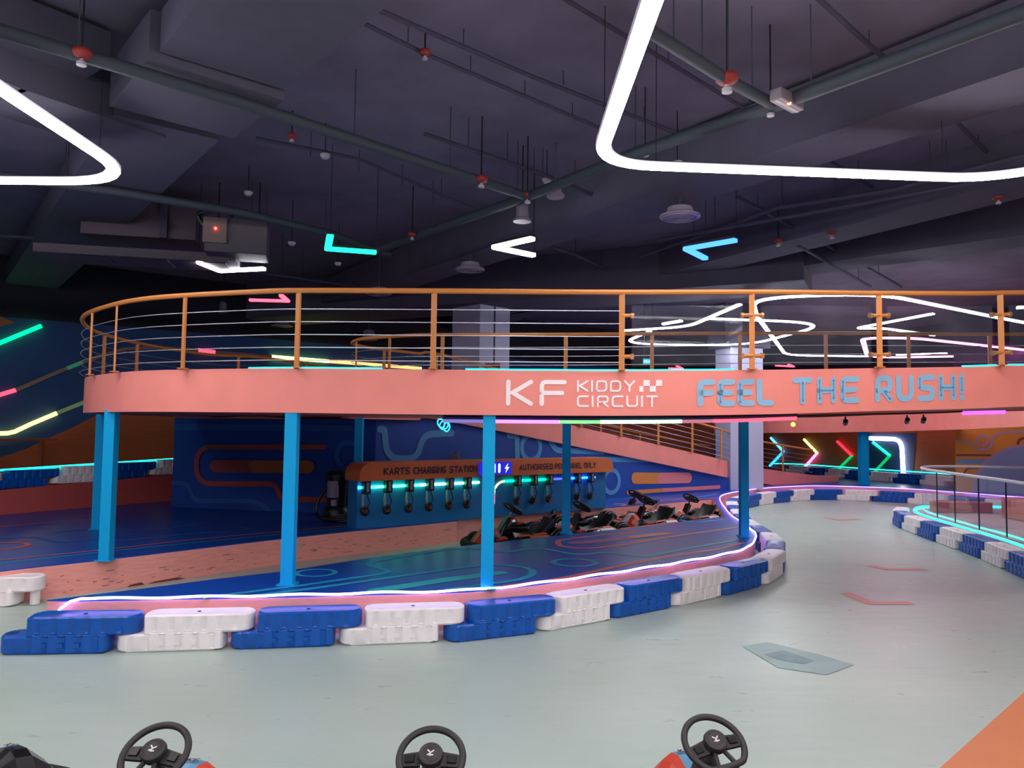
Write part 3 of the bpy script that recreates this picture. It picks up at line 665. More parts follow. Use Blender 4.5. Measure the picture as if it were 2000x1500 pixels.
# support posts
def post(p0,ztop,label,w=.125):
    mb=MB(); mb.box((0,0,(ztop-p0.z)/2),(w,w,ztop-p0.z),BLU); mb.box((0,0,.006),(w+.06,w+.06,.012),BLU); o=mb.build('support_post',None); o.location=p0; tag(o,label,'post','blue posts carrying the bridge')
post(atz(951,1149,PZ),2.16,'bright blue square post in front of the charging station, tallest and nearest the middle')
post(atz(562,1141,PZ),2.16,'bright blue post left of the charging station, standing on the island carpet')
post(atz(207,1094,PZ),2.16,'bright blue post at the left end of the bridge, standing on the salmon curb')
post(atz(190,1033,PZ),2.16,'darker blue post just behind the left end post, on the rear carpet')
post(atz(697,1028,PZ),2.16,'shaded blue post at the left end of the charging station')
post(atz(1105,1042,PZ),2.17,'dark blue post between the parked karts and the island carpet')
post(atz(1453,1048,PZ),2.2,'dark navy blue post at the right tip of the island carpet')
p=aty(1687,944,24.4); p.z=PZ; post(p,2.2,'blue post in front of the neon chevron wall',.25)
# railings
def railing(P,name,label,side,posts,zs,s_from,s_to,h=.80,glass=None,inset=.06):
    th=thing('guard_rail',label,'railing',tuple(P.at(s_from)+Vector((0,0,FH))))
    def at(s,z): 
        p=P.at(s); d=P.dir(s); nn=Vector((d.y,-d.x,0))*side*inset; return Vector((p.x,p.y,p.z+FH+z))+nn
    N=max(20,int((s_to-s_from)/.15))
    mb=MB(); mb.tube([at(s_from+(s_to-s_from)*i/N,h) for i in range(N+1)],.028,YEL,8); mb.build('handrail',th,smooth=True)
    gs=glass or (1e9,1e9)
    for k in range(5):
        z=h*(.10+.165*k); a,b=s_from,s_to
        if glass: 
            a=gs[1]
        mb=MB(); mb.tube([at(a+(b-a)*i/N,z) for i in range(N+1)],.0055,STEEL,5); mb.build('cable',th)
    for s in posts:
        p=at(s,0); d=P.dir(s); mb=MB(); mb.box((p.x,p.y,p.z+h/2-.01),(.022,.055,h),YEL,rz=math.atan2(d.y,d.x)+math.pi/2 if False else math.atan2(d.y,d.x)+1.2)
        mb.box((p.x,p.y,p.z+.006),(.08,.08,.012),YEL,rz=math.atan2(d.y,d.x)); mb.build('post',th)
    if glass:
        ps=sorted([s for s in posts if gs[0]<=s<=gs[1]])
        for a,b in zip(ps,ps[1:]):
            a2,b2=a+.10,b-.10; mb=MB(); M_=8; vs=[];
            for zz in(.04,.66):
                for i in range(M_+1): vs.append(at(a2+(b2-a2)*i/M_,zz))
            mb.add(vs,[(i,i+1,M_+2+i,M_+1+i) for i in range(M_)],GLASS); mb.build('glass_panel',th)
            for s_,sg in((a,1),(b,-1)):
                for z in(.14,.56):
                    q=MB(); c0=at(s_,z); c1=at(s_+sg*.09,z); q.tube([c0,c1],.02,YEL,8); c2=c1+(c1-c0).normalized()*.03
                    q.tube([c1,c2],.03,M('polished brass',(240,200,160),.2,metal=.8),10); q.build('glass_clamp',th)
    return th
fp=[fs_p for fs_p in [OPa.find(px,0,sext,.8) for px in(1948,1712,1465,1211,849,586,368,236)]]
sl=OPa.find(188,OPa.S[ext]-2,OPa.S[ext]+.3,.8)
bp=[OPa.find(px,sext+.3,OPa.L*.62,.8) for px in(210,273,468,600)]
bp2=[OPa.L*.62+i*1.9 for i in range(1,6)]
g0=fp[0]-1.35
railing(OPa,'r','near orange bridge railing with cables and glass panels, wrapping round the left end',-1,[g0]+fp+[sl]+bp+bp2,0,0.2,OPa.L-2.2,glass=(g0-.1,fp[3]+.01))
# inner rail
sIe=min(range(n),key=lambda i:(INN[i]-Vector((-2.77,13.0,2.13))).length); sI_=IPa.S[sIe]
ip=[IPa.find(px,0,sI_-.2,.8) for px in(1940,1780,1617,1450,1275,1105,862,755)]+[IPa.find(688,sI_-.9,sI_+.1,.8),IPa.find(745,sI_+.1,sI_+3,.8)]
s_=sI_+2.3
while s_<IPa.L-2.2: ip.append(s_); s_+=1.35
railing(IPa,'r','orange handrail with cables on the far side of the bridge deck, following the ramp down',1,ip,0,.2,IPa.L-1.7)
# cyan strips on deck edges
for a,b,l in((470,740,'cyan neon strip on the bridge deck above its plain left fascia'),(905,1440,'cyan neon strip on the bridge deck above the white lettering'),(1895,2040,'cyan neon strip on the bridge deck near the right edge')):
    pts=[]
    for i in range(25):
        d=fs_(a+(b-a)*i/24); p=OPa.at(d); t=OPa.dir(d); nn=Vector((t.y,-t.x,0)); nn=nn if nn.y>0 else -nn; pts.append(p+nn*.11*1.0+Vector((0,0,FH+.012)))
    strip(pts,.012,CYN,'neon_strip',l)
# second bridge far right
rb=thing('track_bridge','salmon curved bridge section in the background right, above the chevron wall','bridge',(11,22,2))
px_=[(1395,847,27.5),(1440,846.5,27),(1500,845.5,26),(1600,845,25),(1700,843,23.6),(1800,841,21.2),(1900,837.5,18.4),(2000,833,15.8),(2110,826,13.8)]
RBp=cat([aty(x,y,Y) for x,y,Y in px_],6)
mb=band(RBp,-1,.1,SAL,0,.5); mb.build('outer_fascia',rb)
mb=MB(); n2=len(RBp); mb.add([p+Vector((0,0,.03)) for p in RBp]+[p+Vector((1.6,2.6,.03)) for p in RBp],[(i,i+1,n2+i+1,n2+i) for i in range(n2-1)],MC['dull salmon soffit']); mb.build('deck',rb)
mb=MB(); p=aty(1549,829,24.5); mb.sphere(p,.07,neon('amber beacon',(255,150,50),6)); single(mb,'warning_lamp','small amber lamp on the background bridge beside the grey column','lamp')
# ============================================================ LEFT RAMP WALL with barriers and neon
LW0=(-8.93,13.5); LW1=(-7.2,16.45)
lw=thing('ramp_wall','dark salmon ramp wall rising behind the left end of the bridge','wall',(-8,15,PZ))
d=Vector((LW1[0]-LW0[0],LW1[1]-LW0[1],0)); LL=d.length; d.normalize()
a=Vector((*LW0,0))-d*5; b=Vector((*LW1,0))+d*2.5
za=.80-(.12/LL)*5; zb=.92+(.12/LL)*2.5; nn=Vector((-d.y,d.x,0))
mb=MB(); vs=[a+Vector((0,0,PZ)),b+Vector((0,0,PZ)),b+Vector((0,0,zb)),a+Vector((0,0,za))]; vs+=[v+nn*2.4 for v in vs]
mb.add(vs,[(0,1,2,3),(3,2,6,7),(4,7,6,5),(0,3,7,4),(1,5,6,2)],M('brick red ramp paint',(196,88,82),.6)); mb.build('board',lw)
dirz=(zb-za)/(b-a).length
k=0; s=-3.5
while s<LL+2.0:
    p=Vector((*LW0,0))+d*s+nn*.15; z=.80+dirz*s; col='blue' if k%2==0 else 'white'
    put(col,(p.x,p.y,z),math.atan2(d.y,d.x),f'{col} barrier on top of the ramp wall at the left, {ords[k]} going away','barriers on the left ramp wall'); s+=1.0; k+=1
mb=MB(); pa=Vector((*LW0,1.17))-d*4.5+nn*.25; pb=Vector((*LW1,1.17+dirz*LL))+d*2+nn*.25; pa.z=1.155-dirz*4.5
mb.tube([pa,pb],.02,CYN,6); single(mb,'neon_strip','cyan neon strip above the barriers on the left ramp wall','light strip')
# thin rail on ramp
q=thing('guard_rail','dull thin handrail beyond the left ramp, against the brown wall','railing',(-11,16,1))
DOR=M('dull brown rail',(150,80,50),.6)
r0=onwall(-30,858,BW0,BW1,.6); r1=onwall(105,857,BW0,BW1,.6)
mb=MB(); mb.tube([r0,r1],.03,DOR,6); mb.build('handrail',q)
for px in(75,-10):
    t_=onwall(px,858,BW0,BW1,.6); mb=MB(); mb.box((t_.x,t_.y,(t_.z+PZ)/2),(.06,.06,t_.z-PZ),DOR); mb.build('post',q)
# neon lines on the back wall
tubm=M('unlit neon tube',(150,120,120),.4)
GRN=neon('green neon',(0,230,110),2.6); RDN=neon('red neon',(255,60,80),2.2); YLN=neon('yellow neon',(255,220,110),2.6); YGN=neon('lime neon',(235,255,120),3.0); ORN=neon('orange neon',(255,150,90),2.0)
def wallneon(segs,label):
    pts=[p for s_ in segs for p in s_[0]]; q0=onwall(*pts[0],BW0,BW1,.08); th=thing('neon_tube',label,'neon tube',tuple(q0))
    for pl,m in segs:
        mb=MB(); mb.tube([onwall(x,y,BW0,BW1,.08) for x,y in pl],.045,m,8); mb.build('lit_segment' if m is not tubm else 'unlit_segment',th,smooth=True)
wallneon([([(-40,690),(0,670),(80,637)],GRN)],'green neon tube slanting on the navy wall, top left')
wallneon([([(-40,788),(0,771),(30,762)],RDN),([(30,762),(95,734),(130,720)],tubm),([(130,720),(160,708)],M('dim green tube',(60,130,100),.4,emit=.25)),([(160,708),(200,694),(240,682),(300,679),(385,684)],tubm),([(385,684),(418,688)],RDN),([(418,688),(528,697)],tubm),([(528,697),(590,702),(640,706)],YGN),([(640,706),(720,712),(820,720)],ORN)],'long neon tube partly lit red, lime and orange across the navy wall')
wallneon([([(-40,848),(15,846),(28,843),(60,828),(110,807)],YLN),([(110,807),(140,795),(170,783)],M('dim olive tube',(110,130,90),.4,emit=.25))],'yellow neon tube bending on the navy wall above the dull handrail')
# chevrons on the brown wall
def wneon(P,Q,segs,label,r=.05,name='neon_chevron',catg='neon sign',grp=None):
    q0=onwall(*segs[0][0][0],P,Q,.1); th=thing(name,label,catg,tuple(q0),group=grp)
    for pl,m in segs:
        pts=[onwall(x,y,P,Q,.1) for x,y in pl]
        if len(pts)>2: pts=fillet(pts,.35,5)
        mb=MB(); mb.tube(pts,r,m,8); mb.build('lit_arm' if name=='neon_chevron' else 'lit_tube',th,smooth=True)
AZ=neon('azure neon',(70,170,255),2.4); AZ2=neon('blue neon',(30,140,255),2.4); LIM=neon('pale green neon',(180,230,130),1.8); PUR=neon('magenta neon',(230,120,255),2.4); RD2=neon('red arm neon',(240,40,60),1.6); DGR=neon('dark green neon',(0,150,80),1.2); GR2=neon('spring green neon',(0,240,150),2.4)
g='neon chevrons on the brown wall'
wneon(CW0,CW1,[([(1509,855),(1534,882)],AZ),([(1534,882),(1507,910)],AZ2)],'blue neon chevron on the brown wall, nearest the grey column',grp=g)
wneon(CW0,CW1,[([(1574,858),(1600,885)],LIM),([(1600,885),(1574,914)],PUR)],'neon chevron with pale green upper and purple lower arm',grp=g)
wneon(CW0,CW1,[([(1639,862),(1668,890)],RD2),([(1668,890),(1641,917)],DGR)],'neon chevron with red upper and dark green lower arm',grp=g)
wneon(CW0,CW1,[([(1709,864),(1742,890)],GR2),([(1742,890),(1711,923)],DGR)],'bright green neon chevron right of the blue post',grp=g)
wneon(CW0,CW1,[([(1703,856),(1765,858),(1769,939)],neon('white arch neon',(255,245,255),5))],'bent white lamp tube framing the green chevron',r=.07,name='lamp_tube',catg='lamp')
# cyan strip and barriers at the foot of the brown wall
bl_=[atz(x,y,.42) for x,y in((1515,921),(1560,922),(1600,925),(1660,930),(1720,935),(1790,940),(1868,946))]
bl_=[p+(Vector((-.35,-.35,0))) for p in bl_]
strip([p+Vector((.1,.1,.33)) for p in bl_],.02,CYN,'neon_strip','cyan neon strip at the foot of the chevron wall')
BLp=Path(bl_[::-1]); s=.5; k=0
while s<BLp.L-.5:
    p=BLp.at(s); d=BLp.dir(s); put('blue' if k%2 else 'white',(p.x,p.y,PZ),math.atan2(d.y,d.x)+math.pi,f'{"blue" if k%2 else "white"} barrier in shade at the foot of the chevron wall, {ords[k]} from the orange mural','barriers below the chevrons'); s+=1.; k+=1
# ============================================================ COLUMNS
COL=M('pale lilac column paint',(176,178,205),.7)
def column(c,rz,wx,wy,z1,label):
    mb=MB(); mb.box((0,0,(z1-PZ)/2),(wx,wy,z1-PZ),COL); o=mb.build('column',None); o.location=(c[0],c[1],PZ); o.rotation_euler=(0,0,rz); tag(o,label,'column'); return o
column((-.72,17.35),math.radians(45),.92,.92,4.71,'pale grey square column rising behind the charging station')
column((6.5,21.95),math.radians(17),1.06,.76,4.36,'pale grey column at the right end of the blue mural wall')
for nb,(a_,b_,w_,z_) in enumerate((((-6.5,20.2),(5.5,14.2),1.5,4.71),((5.8,21.74),(7.2,22.16),.9,4.36))):
    mb=MB(); mb.beam((*a_,(z_+5.59)/2),(*b_,(z_+5.59)/2),w_,5.59-z_,BEAM); struct(mb.build(f'trim_{nb+7}'))
# fire pull box on column
mb=MB(); p=aty(962,717,16.5); mb.box(p,(.32,.06,.16),M('dull red box',(120,50,60),.6)); mb.tube([p+Vector((.03,0,0)),p+Vector((.03,0,1.9))],.018,M('dark conduit2',(50,45,80),.6),6); single(mb,'alarm_box','small red box with a dark conduit on the middle column','alarm box')
# ============================================================ CHARGING STATION
S0=Vector((-2.45,12.35,PZ)); S1=Vector((1.98,16.1,PZ)); sd=(S1-S0); SL=sd.length; sd.normalize(); sn=Vector((sd.y,-sd.x,0))
st=thing('charging_station','blue charging station panel with an orange lettered canopy','charging station',tuple(S0+sd*SL/2))
def sp(u,o,z): return S0+sd*u+sn*o+Vector((0,0,z-PZ))
rzS=math.atan2(sd.y,sd.x)
SB=M('station blue panel',(25,120,185),.5); SO=M('station orange canopy',(228,118,62),.5,noise=.03); SOD=M('station navy letters',(70,48,62),.6)
mb=MB(); mb.box(sp(SL/2,-.15,(PZ+1.2)/2),(SL,.3,1.2-PZ),SB,rz=rzS); mb.build('panel',st)
mb=MB(); z0,z1=1.13,1.42
def roundr(u0,u1,z0,z1,r):
    pts=[(u0,z0),(u1,z0)]
    for k in range(7): t=math.pi/2*k/6; pts.append((u1-r+r*math.cos(t),z1-r+r*math.sin(t)))
    for k in range(7): t=math.pi/2*k/6; pts.append((u0+r-r*math.sin(t),z1-r+r*math.cos(t)))
    return pts
rr=roundr(-.05,SL+.05,z0,z1,.2); n=len(rr); F_=[sp(u,.16,z) for u,z in rr]; Bk=[sp(u,-.32,z) for u,z in rr]
mb.add(F_+Bk,[list(range(n)),[n+i for i in range(n)][::-1]]+[(i,(i+1)%n,n+(i+1)%n,n+i) for i in range(n)],SO); mb.build('canopy',st)
def spx(px): # station coordinate under a photo column
    best=min(range(601),key=lambda i:abs(proj(sp(SL*i/600,.17,1.28))[0]-px)); return SL*best/600
smap=lambda u,v:sp(u,.166,v)
for t_,a_,b_ in(('KARTS',749,801),('CHARGING',808,872),('STATION',878,933)):
    mb=MB(); text(mb,t_,smap,spx(a_),spx(b_),1.215,1.335,.026,SOD,gap=.34); mb.build('station_lettering',st)['label']='dark word '+t_
for t_,a_,b_ in(('AUTHORISED',1015,1080),('PERSONNEL',1084,1137),('ONLY',1141,1164)):
    mb=MB(); text(mb,t_,smap,spx(a_),spx(b_),1.22,1.335,.022,SOD,gap=.34); mb.build('notice_lettering',st)['label']='dark word '+t_
mb=MB(); u0,u1=spx(935),spx(997); rb_=roundr(u0,u1,1.16,1.39,.04); n=len(rb_); F_=[sp(u,.20,z) for u,z in rb_]; Bk=[sp(u,.16,z) for u,z in rb_]
mb.add(F_+Bk,[list(range(n)),[n+i for i in range(n)][::-1]]+[(i,(i+1)%n,n+(i+1)%n,n+i) for i in range(n)],neon('sign blue glow',(25,30,190),.8))
WG=neon('sign white glow',(235,240,255),1.6); m3=lambda u,v:sp(u,.206,v)
for k in range(4): uu=u0+.10+.085*k*(u1-u0)/.55; mb.ribbon([(uu,1.215),(uu,1.335)],.05,m3,WG)
uu=u0+(u1-u0)*.84; mb.add([m3(uu+.03,1.36),m3(uu-.05,1.265),m3(uu,1.265),m3(uu-.03,1.19),m3(uu+.06,1.29),m3(uu+.01,1.29)],[(0,1,2,3,4,5)],WG)
mb.build('battery_sign',st)['label']='lit blue battery sign with white bars and a lightning bolt'
# led line
zl=1.02
def sseg(pxs,zs,mat):
    q=MB(); q.tube([sp(spx(a) if not isinstance(a,float) else a,.03,z) for a,z in zip(pxs,zs)],.022,mat,8); q.build('led_tube',st,smooth=True)
CYG=neon('aqua station neon',(40,235,240),5); GRN2=neon('mint station neon',(60,255,170),6); GWN=neon('pale station neon',(120,255,190),6)
sseg([697,740],[zl,zl],CYG); sseg([740,830],[zl,zl],GRN2); sseg([830,945],[zl,zl],GWN)
ua=spx(1012); up=spx(973)
q=MB(); q.tube([sp(up+.02,.03,.62+.06*i) for i in range(4)],.022,RDN,8); q.build('led_tube',st,smooth=True)
q=MB(); pts=[sp(up+.02,.03,.80)]+[sp(up+.02+.24*(1-math.cos(t*math.pi/12)),.03,.80+.22*math.sin(t*math.pi/12)) for t in range(1,7)]; q.tube(pts,.022,neon('fading neon',(180,200,160),1.3),8); q.build('led_tube',st,smooth=True)
sseg([up+.26,1085],[zl,zl],neon('green right neon',(0,225,130),4)); sseg([1085,1125],[zl,zl],neon('dim violet neon',(70,90,210),1.5)); sseg([1125,1172],[zl,zl],neon('azure station neon',(30,120,255),5))
# chargers
ch=None
def charger(u,label):
    global ch
    loc=sp(u,.0,.98)
    if ch is None:
        ch=thing('battery_charger',label,'charger',loc,rzS,'battery chargers on the station')
        mb=MB(); mb.box((0,-.075,.05),(.12,.11,.22),BLK); mb.build('case',ch,world=False,bevel=.01)
        mb=MB(); mb.box((.0,-.133,.05),(.045,.008,.15),M('grey display',(150,150,160),.4)); mb.build('display',ch,world=False)
        mb=MB(); mb.tube([(-.03,-.05,-.05),(-.05,-.06,-.18),(-.04,-.07,-.28)],.022,M('grey cable sleeve',(160,160,170),.5),8); mb.build('cable_sleeve',ch,world=False); mb=MB(); mb.tube([(.03,-.05,-.05),(.07,-.08,-.2),(.02,-.06,-.34),(-.03,-.07,-.26)],.009,BLK,6); mb.build('cable',ch,world=False)
        mb=MB(); random.seed(3)
        for i in range(6): mb.torus((random.uniform(-.03,.0),-.08+random.uniform(-.03,.02),-.33+random.uniform(-.03,.03)),.055+random.uniform(-.015,.02),.011,BLK,(random.uniform(-.5,.5),-1,random.uniform(-.4,.4)),20,5)
        mb.box((-.01,-.12,-.33),(.03,.03,.05),M('dull red plug',(150,60,40),.5)); mb.build('cable_coil',ch,world=False); return
    dup(ch,loc,rzS,label,'battery chargers on the station')
for k,px in enumerate((722,765,807,846,885,920)): charger(spx(px),f'black battery charger with coiled cable, {ords[k]} from the left under the KARTS CHARGING STATION letters')
for k,px in enumerate((1018,1050,1080,1135,1161)): charger(spx(px),f'black battery charger with coiled cable, {ords[k]} from the left under the AUTHORISED PERSONNEL ONLY letters')
# vacuum beside the station
v=atz(655,1018,PZ); vc=thing('vacuum_cleaner','black upright vacuum machine with a pale canister, left of the charging station','vacuum cleaner',tuple(v))
mb=MB(); mb.lathe([(.20,0),(.22,.03),(.22,.2),(.18,.25)],(0,0,0),BLK,20); mb.lathe([(.15,.25),(.16,.3),(.18,.62),(.2,.66),(.2,.8),(.14,.86),(0,.87)],(.02,0,0),BLK,20); mb.build('body',vc,world=False,smooth=True)
mb=MB(); mb.lathe([(.1,.42),(.105,.44),(.105,.68),(.1,.7),(.0,.7)],(-.02,-.14,0),M('pale canister',(150,140,160),.3),16); mb.lathe([(.05,.28),(.055,.3),(.055,.38),(.0,.38)],(-.0,-.16,0),M('pale canister',(150,140,160),.3),12); mb.build('canister',vc,world=False,smooth=True)
mb=MB(); mb.tube(cat([(-.1,-.1,.6),(-.25,-.15,.4),(-.28,-.2,.15),(-.15,-.3,.08),(.1,-.32,.06)],6),.025,BLK,8); mb.build('hose',vc,world=False,smooth=True)
for k in range(4):
    mb=MB(); mb.torus((.14,-.12,.03+.035*k),.12,.010,M('steel hoop',(150,150,160),.35,metal=.6),(0,0,1),24,6); mb.build('steel_hoop',vc,world=False)
# wrapped board behind the canopy
mb=MB(); p=aty(880,893,15.3); p.z=1.25
vs=[p+Vector(v) for v in((-.12,0,0),(.14,0,0),(.17,.02,.28),(.06,.0,.20),(.0,.05,.30),(-.15,0,.36))]
mb.add(vs+[v+Vector((0,.08,0)) for v in vs],[(0,1,2,3,4,5),(11,10,9,8,7,6)]+[(i,(i+1)%6,6+(i+1)%6,6+i) for i in range(6)],M('crumpled grey film',(105,105,120),.3,bump=1,bscale=12)); o=single(mb,'plastic_bag','crumpled grey plastic wrap on top of the charging station','bag')
# ============================================================ KARTS
KR=M('orange red kart panel',(205,66,40),.35); KB=M('light blue kart panel',(90,150,180),.35); KBK=M('gloss black kart body',(18,18,20),.25,coat=.3); KG=M('grey kart tube',(110,112,118),.35,metal=.6); KW=M('white kart decal',(220,215,215),.4)
def kart(label,loc,rz,main,accent,group,number=None,steer=0.,sc=1.):
    t=thing('go_kart',label,'go-kart',loc,rz,group); t.scale=(sc,sc,sc)
    # local +X is forward
    mb=MB(); fl=fillet([Vector(p) for p in((-.60,-.26,0),(.50,-.2,0),(.60,-.12,0),(.60,.12,0),(.50,.2,0),(-.60,.26,0))],.06,3,True)
    mb.prism([(p.x,p.y) for p in fl],.06,.085,KBK); 
    for s in(1,-1): mb.tube([(-.7,s*.2,.1),(-.3,s*.3,.1),(.3,s*.28,.1),(.58,s*.2,.1)],.016,KG,8)
    mb.build('chassis',t,world=False)
    # wrap-around bumper
    mb=MB(); b=fillet([Vector(p) for p in((-.72,-.36,.12),(.30,-.44,.12),(.54,-.38,.11),(.64,-.16,.10),(.64,.16,.10),(.54,.38,.11),(.30,.44,.12),(-.72,.36,.12))],.2,5,True)
    mb.tube(b,.062,BLKR,10,closed=True); mb.build('bumper',t,world=False,smooth=True)
    # side pods
    for s in(1,-1):
        mb=MB(); prof=[(-.34,.20,.0),(-.30,.26,1),(.0,.25,1),(.26,.18,1),(.34,.10,.0)]
        vs=[];fs=[]
        secs=[(-.40,.12,.17),(-.36,.10,.24),(-.1,.10,.26),(.16,.10,.22),(.30,.11,.17)]
        for x,z0,z1 in secs: vs+=[(x,s*.26,z0),(x,s*.28,z1),(x,s*.36,z1-.015),(x,s*.42,z1-.07),(x,s*.43,z0)]
        for i in range(4):
            for k in range(5): fs.append((i*5+k,i*5+(k+1)%5,(i+1)*5+(k+1)%5,(i+1)*5+k))
        fs+=[(4,3,2,1,0),(20,21,22,23,24)]; mb.add(vs,fs,KBK)
        mb.add([(-.30,s*.285,.262),(.14,s*.285,.243),(.14,s*.35,.232),(-.30,s*.355,.250)],[(0,1,2,3)],main)
        mb.add([(-.3,s*.3665,.240),(-.02,s*.3665,.246),(-.0,s*.415,.200),(-.3,s*.415,.192)],[(0,1,2,3)],accent)
        pod=mb.build('side_pod',t,world=False)
        if number and s==-1:
            q=MB(); text(q,number,lambda u,v:Vector((u,-.437,v)),-.30,-.16,.115,.185,.018,KW,gap=.3); q.build('race_number',pod,world=False)
    # nose: raised fairing with central panel
    mb=MB(); vs=[];fs=[]
    secs=[(.28,.08,.31,.18),(.36,.13,.36,.16),(.44,.16,.345,.14),(.54,.18,.25,.1),(.62,.16,.15,.08)]
    m=9
    for x,hw,zt,zb in secs:
        for k in range(m):
            a=k/(m-1)*2-1; vs.append((x-.05*a*a,hw*a*1.25,zb+(zt-zb)*(1-abs(a)**2.6)))
    for i in range(4):
        for k in range(m-1): fs.append((i*m+k,i*m+k+1,(i+1)*m+k+1,(i+1)*m+k))
    for f in fs:
        k=f[0]%m; mb.add([vs[q] for q in f],[(0,1,2,3)],accent if k in(3,4) else (main if k in(1,2,5,6) else KBK))
    nf=mb.build('nose_fairing',t,world=False,smooth=True)
    q=MB(); text(q,'KF' ,lambda u,v:Vector((.37+v*.9,-u,.366-.10*v)),-.03,.03,0,.05,.010,SOD,gap=.4); q.build('nose_decal',nf,world=False)
    for s in(1,-1):
        mb=MB(); mb.box((.38,s*.3,.215),(.18,.12,.03),main,rz=-s*.15,rx=0,ry=.12); mb.box((.38,s*.3,.19),(.22,.15,.04),KBK,rz=-s*.15,ry=.12); mb.build('front_wing_panel',t,world=False)
    # seat
    mb=MB(); vs=[];fs=[]; prof=[(-.08,.12,.15),(-.2,.10,.17),(-.34,.12,.18),(-.45,.21,.18),(-.54,.30,.165),(-.61,.39,.14)]
    m=9
    for x,z,hw in prof:
        for k in range(m):
            a=k/(m-1)*2-1; vs.append((x+.10*a*a*(z/.5),hw*a,z+.10*abs(a)**3*(1 if z<.3 else .3)))
    N=len(vs); vs+=[(v[0]-.03,v[1]*1.08,v[2]-.012) for v in vs]
    for i in range(len(prof)-1):
        for k in range(m-1): fs.append((i*m+k,i*m+k+1,(i+1)*m+k+1,(i+1)*m+k)); fs.append((N+i*m+k+1,N+i*m+k,N+(i+1)*m+k,N+(i+1)*m+k+1))
    for i in range(len(prof)-1):
        for k in(0,m-1): fs.append((i*m+k,(i+1)*m+k,N+(i+1)*m+k,N+i*m+k))
    for k in range(m-1):
        fs.append((k,k+1,N+k+1,N+k)); e=(len(prof)-1)*m; fs.append((e+k,e+k+1,N+e+k+1,N+e+k))
    mb.add(vs,fs,BLK); mb.build('seat',t,world=False,smooth=True)
    # motor cover behind seat
    mb=MB(); mb.box((-.64,0,.20),(.22,.44,.16),KBK); mb.box((-.64,0,.285),(.16,.3,.02),main); mb.build('motor_cover',t,world=False,bevel=.02)
    # tyres
    for x in(-.54,.42):
        for s in(1,-1):
            rr=.135 if x<0 else .12; wd=.085 if x<0 else .06; yc=s*(.33 if x<0 else .29)
            mb=MB(); mb.lathe([(rr*.62,-wd),(rr*.92,-wd),(rr,-wd*.7),(rr,wd*.7),(rr*.92,wd),(rr*.62,wd)],(x,yc,rr),BLKR,20,axis=(0,1,0)); ty=mb.build('tyre',t,world=False,smooth=True)
            mb=MB(); mb.lathe([(.0,-wd*.6),(rr*.6,-wd*.8),(rr*.62,0),(rr*.6,wd*.8),(0,wd*.6)],(x,yc,rr),KG,16,axis=(0,1,0)); mb.build('rim',ty,world=False,smooth=True)
    for s in(1,-1):
        mb=MB()
        for q_,rr in((0,.175),(1,.15)): mb.tube([(-.54-rr*math.cos(t*math.pi/9)*1.1,s*(.33+.05*q_-.02),.135+rr*math.sin(t*math.pi/9)) for t in range(10)],.010,KG,6)
        mb.build('wheel_guard',t,world=False)
    # steering: column leans back to the driver
    ax=Vector((-.57,0,.82)).normalized(); hub=Vector((.02,0,.545))
    mb=MB(); mb.tube([hub-ax*.50,hub-ax*.03],.016,KG,8); mb.box((.17,0,.33),(.06,.10,.26),BLK,ry=-.6); mb.tube([(.30,-.08,.12),(.12,-.03,.42)],.012,KG,6); mb.tube([(.30,.08,.12),(.12,.03,.42)],.012,KG,6); mb.build('steering_column',t,world=False)
    sw=MB(); R=.14
    side=Vector((0,1,0)); upv=ax.cross(side)*-1   # towards the far rim
    if upv.x<0: upv=-upv
    c_,s_=math.cos(steer),math.sin(steer); A1_=side*c_+upv*s_; U1_=upv*c_-side*s_
    pts=[]
    for i in range(64):
        a=2*math.pi*i/64; f=1.0
        x,y=R*math.cos(a),R*math.sin(a)
        if y<-R*.80: y=-R*.80-(-R*.80-y)*.25
        pts.append(hub+A1_*x+U1_*y)
    sw.tube(pts,.0155,WRB,10,closed=True); 
    for a0,a1 in((.0,0),(math.pi,math.pi)):
        sx=1 if a0==0 else -1
        v_=[hub+A1_*(sx*.045)+U1_*.028,hub+A1_*(sx*R*.97)+U1_*.012,hub+A1_*(sx*R*.95)-U1_*.045,hub+A1_*(sx*.045)-U1_*.04]
        sw.add([p+ax*.004 for p in v_]+[p-ax*.012 for p in v_],[(0,1,2,3),(7,6,5,4),(0,4,5,1),(1,5,6,2),(2,6,7,3),(3,7,4,0)],WRB)
        v2=[hub+A1_*(sx*.07)+U1_*.012,hub+A1_*(sx*R*.82)+U1_*.006,hub+A1_*(sx*R*.80)-U1_*.03,hub+A1_*(sx*.07)-U1_*.026]
        sw.add([p+ax*.0045 for p in v2]+[p+ax*.012 for p in [(x*.9+ (sum(v2,Vector())/4)*.1) for x in v2]],[(4,5,6,7),(0,1,5,4),(1,2,6,5),(2,3,7,6),(3,0,4,7)],BLK)
    for sx in(1,-1): sw.tube([hub+A1_*sx*.02-U1_*.03,hub+A1_*sx*.045-U1_*(R*.82)],.011,WRB,8)
    o=sw.build('steering_wheel',t,world=False,smooth=True)
    hb=MB(); hb.lathe([(.030,-.05),(.040,-.02),(.052,-.005),(.056,.02),(.052,.034),(.044,.038),(.036,.034),(.028,.037),(.0,.038)],hub,WRB,28,axis=ax)
    h_=hb.build('hub_pad',o,world=False,smooth=True)
    lg=MB()
    lp=lambda u,v:hub+A1_*u+U1_*v+ax*.0395
    lg.ribbon([(-.012,.010),(.0,.0),(.013,.012)],.006,lp,KW); lg.ribbon([(0,.002),(.004,-.012),(-.01,-.010)],.006,lp,KW); lg.ribbon([(.004,-.004),(.014,-.010)],.005,lp,KW)
    lg.build('hub_emblem',h_,world=False)
    return t
up90=math.pi/2
